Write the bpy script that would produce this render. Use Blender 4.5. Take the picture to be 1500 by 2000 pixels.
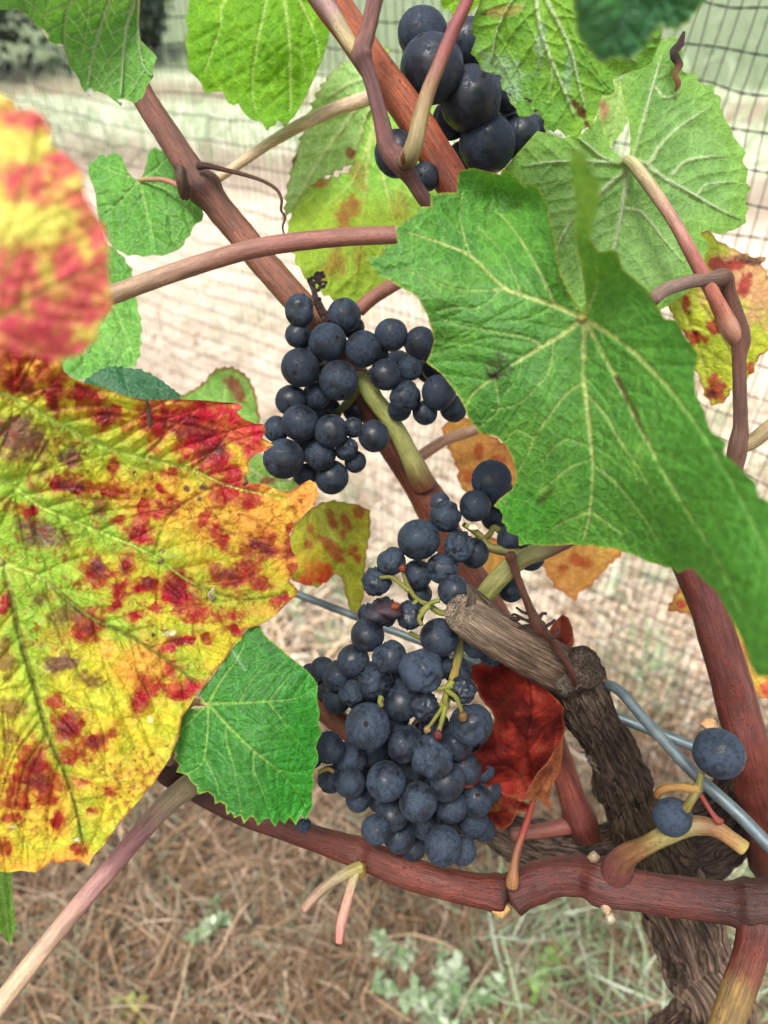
import bpy, bmesh, math, random
import numpy as np
from mathutils import Vector, Matrix
from mathutils.geometry import delaunay_2d_cdt

for o in list(bpy.data.objects):
    bpy.data.objects.remove(o, do_unlink=True)
scene = bpy.context.scene
COL = scene.collection
R = math.radians
rng = random.Random(7)
nrng = np.random.default_rng(7)

# ------------------------------------------------------------------ camera
F = 1428.0                       # focal length in photo pixels (1500 wide)
PITCH = R(37.6)
CAM = np.array([0.0, 0.0, 0.90])
FWD = np.array([0.0, math.cos(PITCH), -math.sin(PITCH)])
UPV = np.array([0.0, math.sin(PITCH), math.cos(PITCH)])
RGT = np.array([1.0, 0.0, 0.0])
cd = bpy.data.cameras.new('camera')
cam = bpy.data.objects.new('camera', cd)
COL.objects.link(cam)
cam.location = CAM
cam.rotation_euler = (math.pi/2 - PITCH, 0, 0)
cd.sensor_fit = 'HORIZONTAL'
cd.sensor_width = 36.0
cd.lens = 36.0*F/1500.0
cd.clip_start = 0.01
cd.clip_end = 600
cd.dof.use_dof = True
cd.dof.focus_distance = 0.268
cd.dof.aperture_fstop = 12.0
scene.camera = cam

# ------------------------------------------------------------------ light
SUN_EL, SUN_AZ = R(66), R(205)   # azimuth measured from +Y towards +X (behind the camera, a little left)
w = bpy.data.worlds.new('World')
scene.world = w
w.use_nodes = True
nt = w.node_tree
nt.nodes.clear()
sky = nt.nodes.new('ShaderNodeTexSky')
sky.sky_type = 'NISHITA'
sky.sun_disc = False
sky.sun_elevation = SUN_EL
sky.sun_rotation = SUN_AZ
sky.air_density = 1.0
sky.dust_density = 4.0
hs = nt.nodes.new('ShaderNodeHueSaturation')
hs.inputs['Saturation'].default_value = 0.35
bg = nt.nodes.new('ShaderNodeBackground')
bg.inputs['Strength'].default_value = 0.13
wo = nt.nodes.new('ShaderNodeOutputWorld')
nt.links.new(sky.outputs[0], hs.inputs['Color'])
nt.links.new(hs.outputs[0], bg.inputs['Color'])
nt.links.new(bg.outputs[0], wo.inputs[0])
sd = bpy.data.lights.new('sun', 'SUN')
sd.energy = 1.5
sd.angle = R(18)
sd.color = (1.0, 0.96, 0.9)
sun = bpy.data.objects.new('sun', sd)
COL.objects.link(sun)
sdir = Vector((math.sin(SUN_AZ)*math.cos(SUN_EL), math.cos(SUN_AZ)*math.cos(SUN_EL), math.sin(SUN_EL)))
sun.rotation_euler = sdir.to_track_quat('Z', 'Y').to_euler()
sun.location = (0, 0, 5)

vs = scene.view_settings
scene.display_settings.display_device = 'sRGB'
vs.view_transform = 'Standard'
vs.look = 'None'
vs.exposure = 1.24
vs.gamma = 1.0
vs.use_curve_mapping = False
scene.render.engine = 'CYCLES'
cy = scene.cycles
cy.use_denoising = True
cy.denoiser = 'OPENIMAGEDENOISE'
cy.max_bounces = 8
cy.transparent_max_bounces = 8
cy.sample_clamp_indirect = 6.0

# ------------------------------------------------------------------ helpers
def P(px, py, d):
    """photo pixel + depth along the view axis (m) -> world point"""
    px = np.asarray(px, float); py = np.asarray(py, float); d = np.asarray(d, float)
    a = ((px-750.0)/F*d)[..., None]*RGT
    b = ((1000.0-py)/F*d)[..., None]*UPV
    return CAM + d[..., None]*FWD + a + b

def C(h, k=1.6):
    """colour seen in a picture -> albedo"""
    h = h.lstrip('#')
    v = np.array([int(h[i:i+2], 16)/255.0 for i in (0, 2, 4)])
    lin = np.where(v <= 0.04045, v/12.92, ((v+0.055)/1.055)**2.4)
    return np.clip(lin/k, 0.002, 0.82)

def _h(ix, iy, iz, seed):
    a = ((ix.astype(np.int64) & 0xFFFFF)*374761393 + (iy.astype(np.int64) & 0xFFFFF)*668265263 + (iz.astype(np.int64) & 0xFFFFF)*2147483647 + seed*974634777) & 0xFFFFFFFF
    a = ((a ^ (a >> 13))*1274126177) & 0xFFFFFFFF
    a = ((a ^ (a >> 15))*1103515245) & 0xFFFFFFFF
    return ((a ^ (a >> 16)) & 0xFFFFFF)/float(0xFFFFFF)

def vn(x, y, z=None, seed=0):
    x = np.asarray(x, float); y = np.asarray(y, float)
    z = np.zeros_like(x) if z is None else np.asarray(z, float)
    ix, iy, iz = np.floor(x), np.floor(y), np.floor(z)
    fx, fy, fz = x-ix, y-iy, z-iz
    fx = fx*fx*(3-2*fx); fy = fy*fy*(3-2*fy); fz = fz*fz*(3-2*fz)
    ix, iy, iz = ix.astype(int), iy.astype(int), iz.astype(int)
    def g(a, b, c): return _h(ix+a, iy+b, iz+c, seed)
    x00 = g(0,0,0)*(1-fx)+g(1,0,0)*fx; x10 = g(0,1,0)*(1-fx)+g(1,1,0)*fx
    x01 = g(0,0,1)*(1-fx)+g(1,0,1)*fx; x11 = g(0,1,1)*(1-fx)+g(1,1,1)*fx
    return (x00*(1-fy)+x10*fy)*(1-fz) + (x01*(1-fy)+x11*fy)*fz

def fbm(x, y, z=None, seed=0, oct=4):
    t = 0; a = 0.5; s = 0
    x = np.asarray(x, float); y = np.asarray(y, float)
    for i in range(oct):
        t = t + a*vn(x*2**i, y*2**i, None if z is None else np.asarray(z)*2**i, seed+i*17)
        s += a; a *= 0.5
    return t/s

def sstep(a, b, x):
    t = np.clip((x-a)/(b-a), 0, 1)
    return t*t*(3-2*t)

def lerp(a, b, t):
    t = np.asarray(t)[..., None]
    return a*(1-t) + b*t

WORLD = {}
def mk(name, verts, faces, mat=None, parent=None, origin=None, smooth=True, attrs=None, mats=None, fmat=None):
    verts = np.asarray(verts, float)
    if origin is None:
        origin = verts.mean(axis=0)
    origin = np.asarray(origin, float)
    me = bpy.data.meshes.new(name)
    me.from_pydata((verts-origin).tolist(), [], faces)
    if attrs:
        for k, (typ, arr) in attrs.items():
            at = me.attributes.new(k, typ, 'POINT')
            arr = np.asarray(arr, np.float32)
            if typ == 'FLOAT_COLOR':
                arr = np.concatenate([arr, np.ones((len(arr), 1), np.float32)], 1)
                at.data.foreach_set('color', arr.ravel())
            elif typ == 'FLOAT_VECTOR':
                at.data.foreach_set('vector', arr.ravel())
            else:
                at.data.foreach_set('value', arr.ravel())
    if smooth:
        me.polygons.foreach_set('use_smooth', [True]*len(me.polygons))
    for m in (mats or ([mat] if mat else [])):
        me.materials.append(m)
    if fmat is not None:
        me.polygons.foreach_set('material_index', fmat)
    me.update()
    ob = bpy.data.objects.new(name, me)
    COL.objects.link(ob)
    if parent is not None:
        ob.parent = parent
        ob.location = origin - WORLD[parent]
    else:
        ob.location = origin
    WORLD[ob] = origin
    return ob

def empty(name, origin):
    ob = bpy.data.objects.new(name, None)
    ob.empty_display_size = 0.02
    COL.objects.link(ob)
    ob.location = origin
    WORLD[ob] = np.asarray(origin, float)
    return ob

def tag(o, label=None, cat=None, group=None, kind=None):
    if label: o['label'] = label
    if cat: o['category'] = cat
    if group: o['group'] = group
    if kind: o['kind'] = kind
    return o

# ------------------------------------------------------------------ material helpers
class NT:
    def __init__(self, name):
        self.m = bpy.data.materials.new(name)
        self.m.use_nodes = True
        self.t = self.m.node_tree
        self.t.nodes.clear()
        self.out = self.n('ShaderNodeOutputMaterial')
    def n(self, typ, **kw):
        nd = self.t.nodes.new(typ)
        for k, v in kw.items():
            if k.startswith('i_'):
                nd.inputs[k[2:].replace('_', ' ')].default_value = v
            else:
                setattr(nd, k, v)
        return nd
    def l(self, a, b): self.t.links.new(a, b)
    def attr(self, name):
        return self.n('ShaderNodeAttribute', attribute_name=name)
    def noise(self, vec, scale, detail=4, rough=0.55, dist=0.0):
        nd = self.n('ShaderNodeTexNoise')
        nd.inputs['Scale'].default_value = scale
        nd.inputs['Detail'].default_value = detail
        nd.inputs['Roughness'].default_value = rough
        nd.inputs['Distortion'].default_value = dist
        if vec is not None: self.l(vec, nd.inputs['Vector'])
        return nd.outputs['Fac']
    def voro(self, vec, scale, feature='DISTANCE_TO_EDGE', rnd=1.0):
        nd = self.n('ShaderNodeTexVoronoi', feature=feature)
        nd.inputs['Scale'].default_value = scale
        nd.inputs['Randomness'].default_value = rnd
        if vec is not None: self.l(vec, nd.inputs['Vector'])
        return nd.outputs['Distance']
    def mr(self, v, a, b, c=0.0, d=1.0, smooth=True):
        nd = self.n('ShaderNodeMapRange')
        nd.interpolation_type = 'SMOOTHSTEP' if smooth else 'LINEAR'
        for i, x in enumerate((a, b, c, d)): nd.inputs[1+i].default_value = x
        self.l(v, nd.inputs[0])
        return nd.outputs[0]
    def math(self, op, a, b=None):
        nd = self.n('ShaderNodeMath', operation=op)
        for i, x in enumerate((a, b)):
            if x is None: continue
            if isinstance(x, (int, float)): nd.inputs[i].default_value = x
            else: self.l(x, nd.inputs[i])
        return nd.outputs[0]
    def mix(self, fac, a, b, blend='MIX'):
        nd = self.n('ShaderNodeMix', data_type='RGBA', blend_type=blend)
        for i, x in ((0, fac), (6, a), (7, b)):
            if isinstance(x, (int, float)): nd.inputs[i].default_value = x
            elif isinstance(x, (tuple, list, np.ndarray)): nd.inputs[i].default_value = tuple(x)[:3]+(1.0,)
            else: self.l(x, nd.inputs[i])
        return nd.outputs[2]
    def bright(self, col, v):
        """multiply a colour by a scalar socket"""
        nd = self.n('ShaderNodeVectorMath', operation='SCALE')
        self.l(col, nd.inputs[0])
        if isinstance(v, (int, float)): nd.inputs['Scale'].default_value = v
        else: self.l(v, nd.inputs['Scale'])
        return nd.outputs[0]
    def vscale(self, vec, s):
        nd = self.n('ShaderNodeVectorMath', operation='MULTIPLY')
        self.l(vec, nd.inputs[0]); nd.inputs[1].default_value = s
        return nd.outputs[0]
    def bump(self, h, strength, dist):
        nd = self.n('ShaderNodeBump')
        nd.inputs['Strength'].default_value = strength
        nd.inputs['Distance'].default_value = dist
        self.l(h, nd.inputs['Height'])
        return nd.outputs[0]
    def pbsdf(self, col, rough, spec=0.5, normal=None, **kw):
        nd = self.n('ShaderNodeBsdfPrincipled')
        if isinstance(col, (tuple, list, np.ndarray)): nd.inputs['Base Color'].default_value = tuple(col)[:3]+(1.0,)
        else: self.l(col, nd.inputs['Base Color'])
        if isinstance(rough, (int, float)): nd.inputs['Roughness'].default_value = rough
        else: self.l(rough, nd.inputs['Roughness'])
        nd.inputs['Specular IOR Level'].default_value = spec
        if normal is not None: self.l(normal, nd.inputs['Normal'])
        for k, v in kw.items(): nd.inputs[k].default_value = v
        return nd
    def done(self, sh):
        self.l(sh, self.out.inputs['Surface'])
        return self.m

def leaf_mat(name, cell=42.0, vein_mul=1.35, vein_str=0.5, cell_bump=0.6, trans=0.35, rough=0.5, spec=0.35, fine=True, ttint=(1.25, 1.15, 0.6), grain=1.0):
    t = NT(name)
    col = t.attr('Col').outputs['Color']
    uv = t.attr('uvp').outputs['Vector']
    wet = t.attr('wet').outputs['Fac']
    dn = t.n('ShaderNodeTexNoise'); dn.inputs['Scale'].default_value = 30; t.l(uv, dn.inputs['Vector'])
    off = t.n('ShaderNodeVectorMath', operation='MULTIPLY_ADD')
    t.l(dn.outputs['Color'], off.inputs[0]); off.inputs[1].default_value = (0.018, 0.018, 0); t.l(uv, off.inputs[2])
    v1 = t.voro(off.outputs[0], cell)
    v2 = t.voro(off.outputs[0], cell*2.6)
    e1 = t.mr(v1, 0.0, 0.075, 1.0, 0.0)
    e2 = t.mr(v2, 0.0, 0.10, 0.55, 0.0)
    e = t.math('MAXIMUM', e1, e2)
    n1 = t.noise(uv, 60, 5, 0.6)
    n2 = t.noise(uv, 420, 3, 0.6)
    m = t.math('ADD', t.mr(n1, 0.3, 0.7, 0.86, 1.12), t.mr(n2, 0.3, 0.7, -0.16*grain, 0.16*grain))
    m = t.math('MULTIPLY', m, t.math('ADD', 1.0, t.math('MULTIPLY', e, (vein_mul-1.0)*vein_str*2)))
    c = t.bright(col, m)
    hgt = t.math('ADD', t.mr(v1, 0.0, 0.3, 0.0, 1.0), t.math('ADD', t.math('MULTIPLY', t.mr(v2, 0, 0.3, 0, 1), 0.5), t.math('MULTIPLY', n2, 0.5)))
    nb = t.bump(hgt, cell_bump, 0.0007)
    rg = t.math('SUBTRACT', t.math('ADD', rough, t.math('MULTIPLY', n1, 0.1)), t.math('MULTIPLY', wet, rough*0.75))
    p = t.pbsdf(c, rg, spec, nb)
    tr = t.n('ShaderNodeBsdfTranslucent')
    t.l(t.vscale(c, ttint), tr.inputs['Color'])
    t.l(nb, tr.inputs['Normal'])
    mx = t.n('ShaderNodeMixShader'); mx.inputs[0].default_value = trans
    t.l(p.outputs[0], mx.inputs[1]); t.l(tr.outputs[0], mx.inputs[2])
    return t.done(mx.outputs[0])

def cane_mat(name, rough=0.5, spec=0.35, speck=1.0, streak=1.0, bump=0.4, tint=(1, 1, 1)):
    t = NT(name)
    col = t.attr('Col').outputs['Color']
    tc = t.attr('tc').outputs['Vector']
    s1 = t.noise(t.vscale(tc, (45, 8, 8)), 1.0, 5, 0.65)
    s2 = t.noise(t.vscale(tc, (160, 26, 26)), 1.0, 4, 0.6)
    n3 = t.noise(t.vscale(tc, (110, 1.6, 1.6)), 1.0, 5, 0.65)
    v = t.voro(t.vscale(tc, (380, 5.5, 5.5)), 1.0, 'F1')
    sp = t.math('MULTIPLY', t.mr(v, 0.14, 0.34, 1.0, 0.0), t.mr(n3, 0.40, 0.60, 0.1, speck))
    m = t.math('ADD', t.mr(s1, 0.25, 0.75, 1-0.42*streak, 1+0.32*streak), t.mr(s2, 0.25, 0.75, -0.3*streak, 0.3*streak))
    m = t.math('MULTIPLY', m, t.mr(n3, 0.25, 0.75, 0.62, 1.3))
    c = t.vscale(t.bright(col, m), tint)
    s4 = t.noise(t.vscale(tc, (28, 1.2, 1.2)), 1.0, 5, 0.6)
    c = t.mix(t.mr(s4, 0.5, 0.68, 0.0, 0.5*streak), c, t.vscale(c, (0.55, 0.5, 0.6)))
    c = t.mix(t.mr(s4, 0.42, 0.28, 0.0, 0.35*streak), c, t.mix(0.5, c, (0.20, 0.17, 0.15)))
    c = t.mix(t.math('MULTIPLY', sp, 0.8), c, (0.022, 0.010, 0.010))
    h = t.math('ADD', t.math('MULTIPLY', s1, 0.8), t.math('ADD', t.math('MULTIPLY', s2, 0.5), t.math('MULTIPLY', sp, 0.25)))
    nb = t.bump(h, bump, 0.0012)
    return t.done(t.pbsdf(c, t.mr(n3, 0.2, 0.8, rough-0.1, rough+0.14), spec, nb).outputs[0])

def bark_mat(name, crack=1.0, lx=42):
    t = NT(name)
    col = t.attr('Col').outputs['Color']
    tc = t.attr('tc').outputs['Vector']
    dn = t.n('ShaderNodeTexNoise'); dn.inputs['Scale'].default_value = 1.0; dn.inputs['Detail'].default_value = 4
    t.l(t.vscale(tc, (lx*2, 3, 3)), dn.inputs['Vector'])
    off = t.n('ShaderNodeVectorMath', operation='MULTIPLY_ADD')
    t.l(dn.outputs['Color'], off.inputs[0]); off.inputs[1].default_value = (0.7, 1.3, 1.3); t.l(t.vscale(tc, (lx, 5.5, 5.5)), off.inputs[2])
    v = t.voro(off.outputs[0], 1.0)
    v2 = t.voro(t.vscale(off.outputs[0], (1.6, 3.2, 3.2)), 1.0)
    s1 = t.noise(t.vscale(tc, (40, 2.2, 2.2)), 1.0, 8, 0.7)
    s2 = t.noise(t.vscale(tc, (260, 30, 30)), 1.0, 6, 0.7)
    s3 = t.noise(t.vscale(tc, (90, 22, 22)), 1.0, 5, 0.65)
    ck = t.math('MULTIPLY', t.mr(v, 0.0, 0.10, 1-0.75*crack, 1.0), t.mr(v2, 0.0, 0.09, 1-0.45*crack, 1.0))
    m = t.math('MULTIPLY', t.math('MULTIPLY', t.mr(s1, 0.3, 0.7, 0.45, 1.55), t.mr(s2, 0.25, 0.75, 0.65, 1.3)), t.math('MULTIPLY', ck, t.mr(s3, .3, .7, .75, 1.25)))
    c = t.bright(col, m)
    h = t.math('ADD', t.math('MULTIPLY', ck, 1.0), t.math('ADD', t.math('MULTIPLY', s2, 0.5), t.math('MULTIPLY', s3, 0.7)))
    nb = t.bump(h, 1.0, 0.0026)
    return t.done(t.pbsdf(c, 0.82, 0.22, nb).outputs[0])

def grape_mat(name):
    t = NT(name)
    tco = t.n('ShaderNodeTexCoord').outputs['Object']
    oi = t.n('ShaderNodeObjectInfo').outputs['Random']
    shr = t.attr('shr').outputs['Fac']
    off = t.n('ShaderNodeVectorMath', operation='ADD')
    sc = t.n('ShaderNodeVectorMath', operation='SCALE'); sc.inputs[0].default_value = (37, 91, 53); t.l(oi, sc.inputs['Scale'])
    t.l(tco, off.inputs[0]); t.l(sc.outputs[0], off.inputs[1])
    v = off.outputs[0]
    n1 = t.noise(v, 1.1, 4, 0.55)
    n2 = t.noise(v, 5.0, 6, 0.65, 0.4)
    n3 = t.noise(t.vscale(v, (1, 1, 0.18)), 16, 3, 0.6, 1.2)
    n4 = t.noise(v, 34, 3, 0.6)
    bloom = t.math('MULTIPLY', t.mr(n1, 0.36, 0.56, 0.25, 1.0), t.mr(n2, 0.40, 0.54, 0.35, 1.0))
    rub = t.mr(n3, 0.59, 0.66, 1.0, 0.25)
    bloom = t.math('MULTIPLY', bloom, rub)
    oc = t.n('ShaderNodeObjectInfo').outputs['Color']
    osx = t.n('ShaderNodeSeparateColor'); t.l(oc, osx.inputs[0])
    bloom = t.math('MULTIPLY', bloom, t.mr(oi, 0, 1, 0.75, 1.15, False))
    bloom = t.math('MULTIPLY', bloom, osx.outputs[0])
    c = t.mix(bloom, (0.0022, 0.0027, 0.0042), (0.036, 0.0495, 0.070))
    purple = t.mr(t.noise(v, 0.9, 2), 0.5, 0.75, 0.0, 0.28)
    c = t.mix(purple, c, (0.020, 0.019, 0.030))
    spk = t.mr(t.voro(v, 5.5, 'F1'), 0.035, 0.06, 1.0, 0.0)
    spk = t.math('MULTIPLY', spk, t.mr(n2, 0.52, 0.6, 0.0, 1.0))
    c = t.mix(t.math('MULTIPLY', spk, 0.55), c, (0.006, 0.005, 0.006))
    wsp = t.math('MULTIPLY', t.mr(t.voro(v, 9.0, 'F1'), 0.03, 0.06, 1.0, 0.0), t.mr(n4, 0.56, 0.62, 0.0, 1.0))
    c = t.mix(t.math('MULTIPLY', wsp, 0.5), c, (0.22, 0.24, 0.26))
    dirt = t.mr(t.noise(v, 7, 5, 0.7, 1.0), 0.62, 0.72, 0.0, 0.6)
    c = t.mix(t.math('MULTIPLY', dirt, shr), c, (0.08, 0.09, 0.10))
    rough = t.mr(bloom, 0.1, 0.7, 0.32, 0.78)
    h = t.math('ADD', t.math('MULTIPLY', n2, 0.4), t.math('MULTIPLY', n4, 0.15))
    nb = t.bump(h, 0.2, 0.0015)
    p = t.pbsdf(c, rough, 0.28, nb)
    t.l(t.mr(bloom, 0.12, 0.7, 0.40, 0.06), p.inputs['Specular IOR Level'])
    p.inputs['Sheen Weight'].default_value = 0.03
    p.inputs['Sheen Roughness'].default_value = 0.5
    p.inputs['Sheen Tint'].default_value = (0.7, 0.82, 1.0, 1)
    return t.done(p.outputs[0])

def plain_mat(name, col, rough=0.6, spec=0.3, nscale=200, nv=0.25, bump=0.0, metal=0.0, attr=False):
    t = NT(name)
    ob = t.n('ShaderNodeTexCoord').outputs['Object']
    n = t.noise(ob, nscale, 4, 0.6)
    if attr:
        base = t.attr('Col').outputs['Color']
    else:
        rgb = t.n('ShaderNodeRGB'); rgb.outputs[0].default_value = tuple(col)[:3]+(1.0,)
        base = rgb.outputs[0]
    c = t.bright(base, t.mr(n, 0.25, 0.75, 1-nv, 1+nv))
    nb = t.bump(n, bump, 0.001) if bump else None
    p = t.pbsdf(c, rough, spec, nb)
    p.inputs['Metallic'].default_value = metal
    return t.done(p.outputs[0])

# ------------------------------------------------------------------ geometry helpers
def catmull(pts, step):
    """pts: (n,k) control rows, first 2 or 3 columns the position; returns dense rows"""
    p = np.asarray(pts, float)
    if len(p) == 2:
        p = np.array([p[0], (p[0]+p[1])/2, p[1]])
    q = np.vstack([2*p[0]-p[1], p, 2*p[-1]-p[-2]])
    out = []
    for i in range(1, len(q)-2):
        a, b, c, d = q[i-1], q[i], q[i+1], q[i+2]
        L = np.linalg.norm((c-b)[:3])
        n = max(2, int(L/step))
        for j in range(n):
            t = j/n
            out.append(0.5*((2*b) + (-a+c)*t + (2*a-5*b+4*c-d)*t*t + (-a+3*b-3*c+d)*t**3))
    out.append(q[-2])
    return np.array(out)

def sweep(name, pts, mat, parent, cols, seg=20, step=None, nodes=(), rough=0.04, seed=0, bark=0.0, ridge=0.0, world=False, rmin=0.00015, flat=1.0, origin=None):
    """tube along pts (px, py, depth, radius px); cols: [(t, colour)], nodes: [(t, swell, width)]"""
    p = np.asarray(pts, float)
    if step is None:
        step = max(1.5, p[:, 3].mean()*0.35)
    d = catmull(p, step)
    if world:
        X = d[:, :3]; rad = d[:, 3]
    else:
        X = P(d[:, 0], d[:, 1], d[:, 2]); rad = d[:, 3]*d[:, 2]/F
    n = len(X)
    seglen = np.linalg.norm(np.diff(X, axis=0), axis=1)
    u = np.concatenate([[0], np.cumsum(seglen)])
    t = u/u[-1]
    rad = np.maximum(rad, rmin)
    for (tt, sw, wd) in nodes:
        rad = rad*(1 + sw*np.exp(-((t-tt)/wd)**2))
    T = np.gradient(X, axis=0); T /= np.linalg.norm(T, axis=1)[:, None] + 1e-12
    nrm = np.cross(T[0], np.array([0.3, 0.9, 0.2])); nrm /= np.linalg.norm(nrm)
    ang = np.arange(seg)/seg*2*math.pi
    ca, sa = np.cos(ang), np.sin(ang)
    V = np.zeros((n, seg, 3)); tc = np.zeros((n, seg, 3))
    for i in range(n):
        nrm = nrm - T[i]*np.dot(nrm, T[i]); nrm /= np.linalg.norm(nrm) + 1e-12
        b = np.cross(T[i], nrm)
        V[i] = nrm[None]*ca[:, None] + b[None]*sa[:, None]*flat
        tc[i, :, 0] = u[i]; tc[i, :, 1] = ca; tc[i, :, 2] = sa
    uu = tc[:, :, 0]; rr = rad[:, None]
    rs = float(rad.mean())
    if ridge == 0 and mat is not None and mat.name == 'cane_bark' and seg >= 20: ridge = 0.055
    k = 1 + rough*2*(fbm(uu/rs*0.5, tc[:, :, 1]*1.6, tc[:, :, 2]*1.6, seed, 3)-0.5)
    if ridge > 0:
        k = k + ridge*2*(fbm(uu/rs*0.10, tc[:, :, 1]*5, tc[:, :, 2]*5, seed+51, 3)-0.5) + ridge*1.2*(fbm(uu/rs*1.2, tc[:, :, 1]*2.5, tc[:, :, 2]*2.5, seed+57, 3)-0.5)
    if bark > 0:
        rd = 1-np.abs(2*fbm(uu/rs*0.45+5, tc[:, :, 1]*3.4, tc[:, :, 2]*3.4, seed+5, 4)-1)*2.6
        rd2 = fbm(uu/rs*1.6+9, tc[:, :, 1]*8, tc[:, :, 2]*8, seed+9, 4)-0.5
        lump = fbm(uu/rs*0.8, tc[:, :, 1]*0.9, tc[:, :, 2]*0.9, seed+31, 2)-0.5
        k = k + bark*(rd*0.55 + rd2*0.7 + lump*1.3)
    W = X[:, None, :] + V*(rr*k)[:, :, None]
    verts = W.reshape(-1, 3)
    faces = []
    for i in range(n-1):
        a = i*seg; b = a+seg
        for j in range(seg):
            j2 = (j+1) % seg
            faces.append((a+j, a+j2, b+j2, b+j))
    # rounded caps
    c0 = len(verts); capr = 0.35
    verts = np.vstack([verts, X[0]-T[0]*rad[0]*capr, X[-1]+T[-1]*rad[-1]*capr])
    for j in range(seg):
        j2 = (j+1) % seg
        faces.append((j2, j, c0)); faces.append(((n-1)*seg+j, (n-1)*seg+j2, c0+1))
    ts = np.array([c[0] for c in cols]); cs = np.array([c[1] for c in cols])
    tj = t[:, None] + 0.05*(fbm(uu/rs*0.4, tc[:, :, 1]*1.5, tc[:, :, 2]*1.5, seed+3, 3)-0.5)*2
    cc = np.stack([np.interp(tj, ts, cs[:, i]) for i in range(3)], -1).reshape(-1, 3)
    cc = np.vstack([cc, cs[0], cs[-1]])
    tcv = np.vstack([tc.reshape(-1, 3), [u[0], 0, 0], [u[-1], 0, 0]])
    tcv[:, 0] += seed*0.37
    return mk(name, verts, faces, mat, parent, attrs={'Col': ('FLOAT_COLOR', cc), 'tc': ('FLOAT_VECTOR', tcv)},
              origin=X[0] if origin is None else origin)

def tps(ctrl):
    """thin plate spline through (px, py, depth) rows -> function"""
    c = np.asarray(ctrl, float)
    if len(c) < 3:
        m = c[:, 2].mean()
        return lambda x, y: np.full(np.shape(x), m)
    n = len(c); S = 500.0
    xy = c[:, :2]/S
    def U(r2): return 0.5*r2*np.log(r2+1e-9)
    r2 = ((xy[:, None]-xy[None])**2).sum(-1)
    K = U(r2) + np.eye(n)*0.0005
    Pm = np.hstack([np.ones((n, 1)), xy])
    A = np.zeros((n+3, n+3)); A[:n, :n] = K; A[:n, n:] = Pm; A[n:, :n] = Pm.T
    sol = np.linalg.solve(A + np.eye(n+3)*1e-10, np.concatenate([c[:, 2], np.zeros(3)]))
    def f(x, y):
        x = np.asarray(x, float)/S; y = np.asarray(y, float)/S
        r2 = (x[..., None]-xy[:, 0])**2 + (y[..., None]-xy[:, 1])**2
        return U(r2)@sol[:n] + sol[n] + sol[n+1]*x + sol[n+2]*y
    return f

def inside(poly, x, y):
    x = np.asarray(x, float); y = np.asarray(y, float)
    poly = np.asarray(poly, float)
    if x.size == 1:
        p1 = poly; p2 = np.roll(poly, -1, 0); X, Y = float(x.ravel()[0]), float(y.ravel()[0])
        m = (p1[:, 1] > Y) != (p2[:, 1] > Y)
        q1, q2 = p1[m], p2[m]
        return np.array([(np.sum(X < (q2[:, 0]-q1[:, 0])*(Y-q1[:, 1])/(q2[:, 1]-q1[:, 1])+q1[:, 0]) % 2) == 1])
    r = np.zeros(x.shape, bool)
    n = len(poly)
    for i in range(n):
        x1, y1 = poly[i]; x2, y2 = poly[(i+1) % n]
        if y1 == y2: continue
        c = ((y1 > y) != (y2 > y)) & (x < (x2-x1)*(y-y1)/(y2-y1)+x1)
        r ^= c
    return r

def seg_dist(x, y, a, b, reach=80.0):
    """distance from points to the nearest of the segments a->b (exact within reach px); returns distance, segment, t"""
    a = np.asarray(a, float); b = np.asarray(b, float)
    N = len(x); best = np.full(N, 1e3); arg = np.zeros(N, int); tt = np.zeros(N)
    if N <= 4:
        dx, dy = b[:, 0]-a[:, 0], b[:, 1]-a[:, 1]
        L = dx*dx+dy*dy+1e-9
        for k in range(N):
            t = np.minimum(1, np.maximum(0, ((x[k]-a[:, 0])*dx+(y[k]-a[:, 1])*dy)/L))
            d = np.hypot(x[k]-a[:, 0]-t*dx, y[k]-a[:, 1]-t*dy)
            i = int(d.argmin()); best[k], arg[k], tt[k] = d[i], i, t[i]
        return best, arg, tt
    o = np.argsort(y); xs_, ys_ = x[o], y[o]
    for i in range(len(a)):
        ax, ay = a[i]; bx, by = b[i]
        lo = np.searchsorted(ys_, min(ay, by)-reach); hi = np.searchsorted(ys_, max(ay, by)+reach)
        if hi <= lo: continue
        xx = xs_[lo:hi]
        k = np.nonzero((xx > min(ax, bx)-reach) & (xx < max(ax, bx)+reach))[0]
        if not len(k): continue
        xx = xx[k]; yy = ys_[lo:hi][k]; id_ = o[lo:hi][k]
        dx, dy = bx-ax, by-ay
        L = dx*dx+dy*dy + 1e-9
        t = np.minimum(1, np.maximum(0, ((xx-ax)*dx+(yy-ay)*dy)/L))
        d = np.hypot(xx-ax-t*dx, yy-ay-t*dy)
        m = d < best[id_]
        j = id_[m]
        best[j] = d[m]; arg[j] = i; tt[j] = t[m]
    return best, arg, tt

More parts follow.
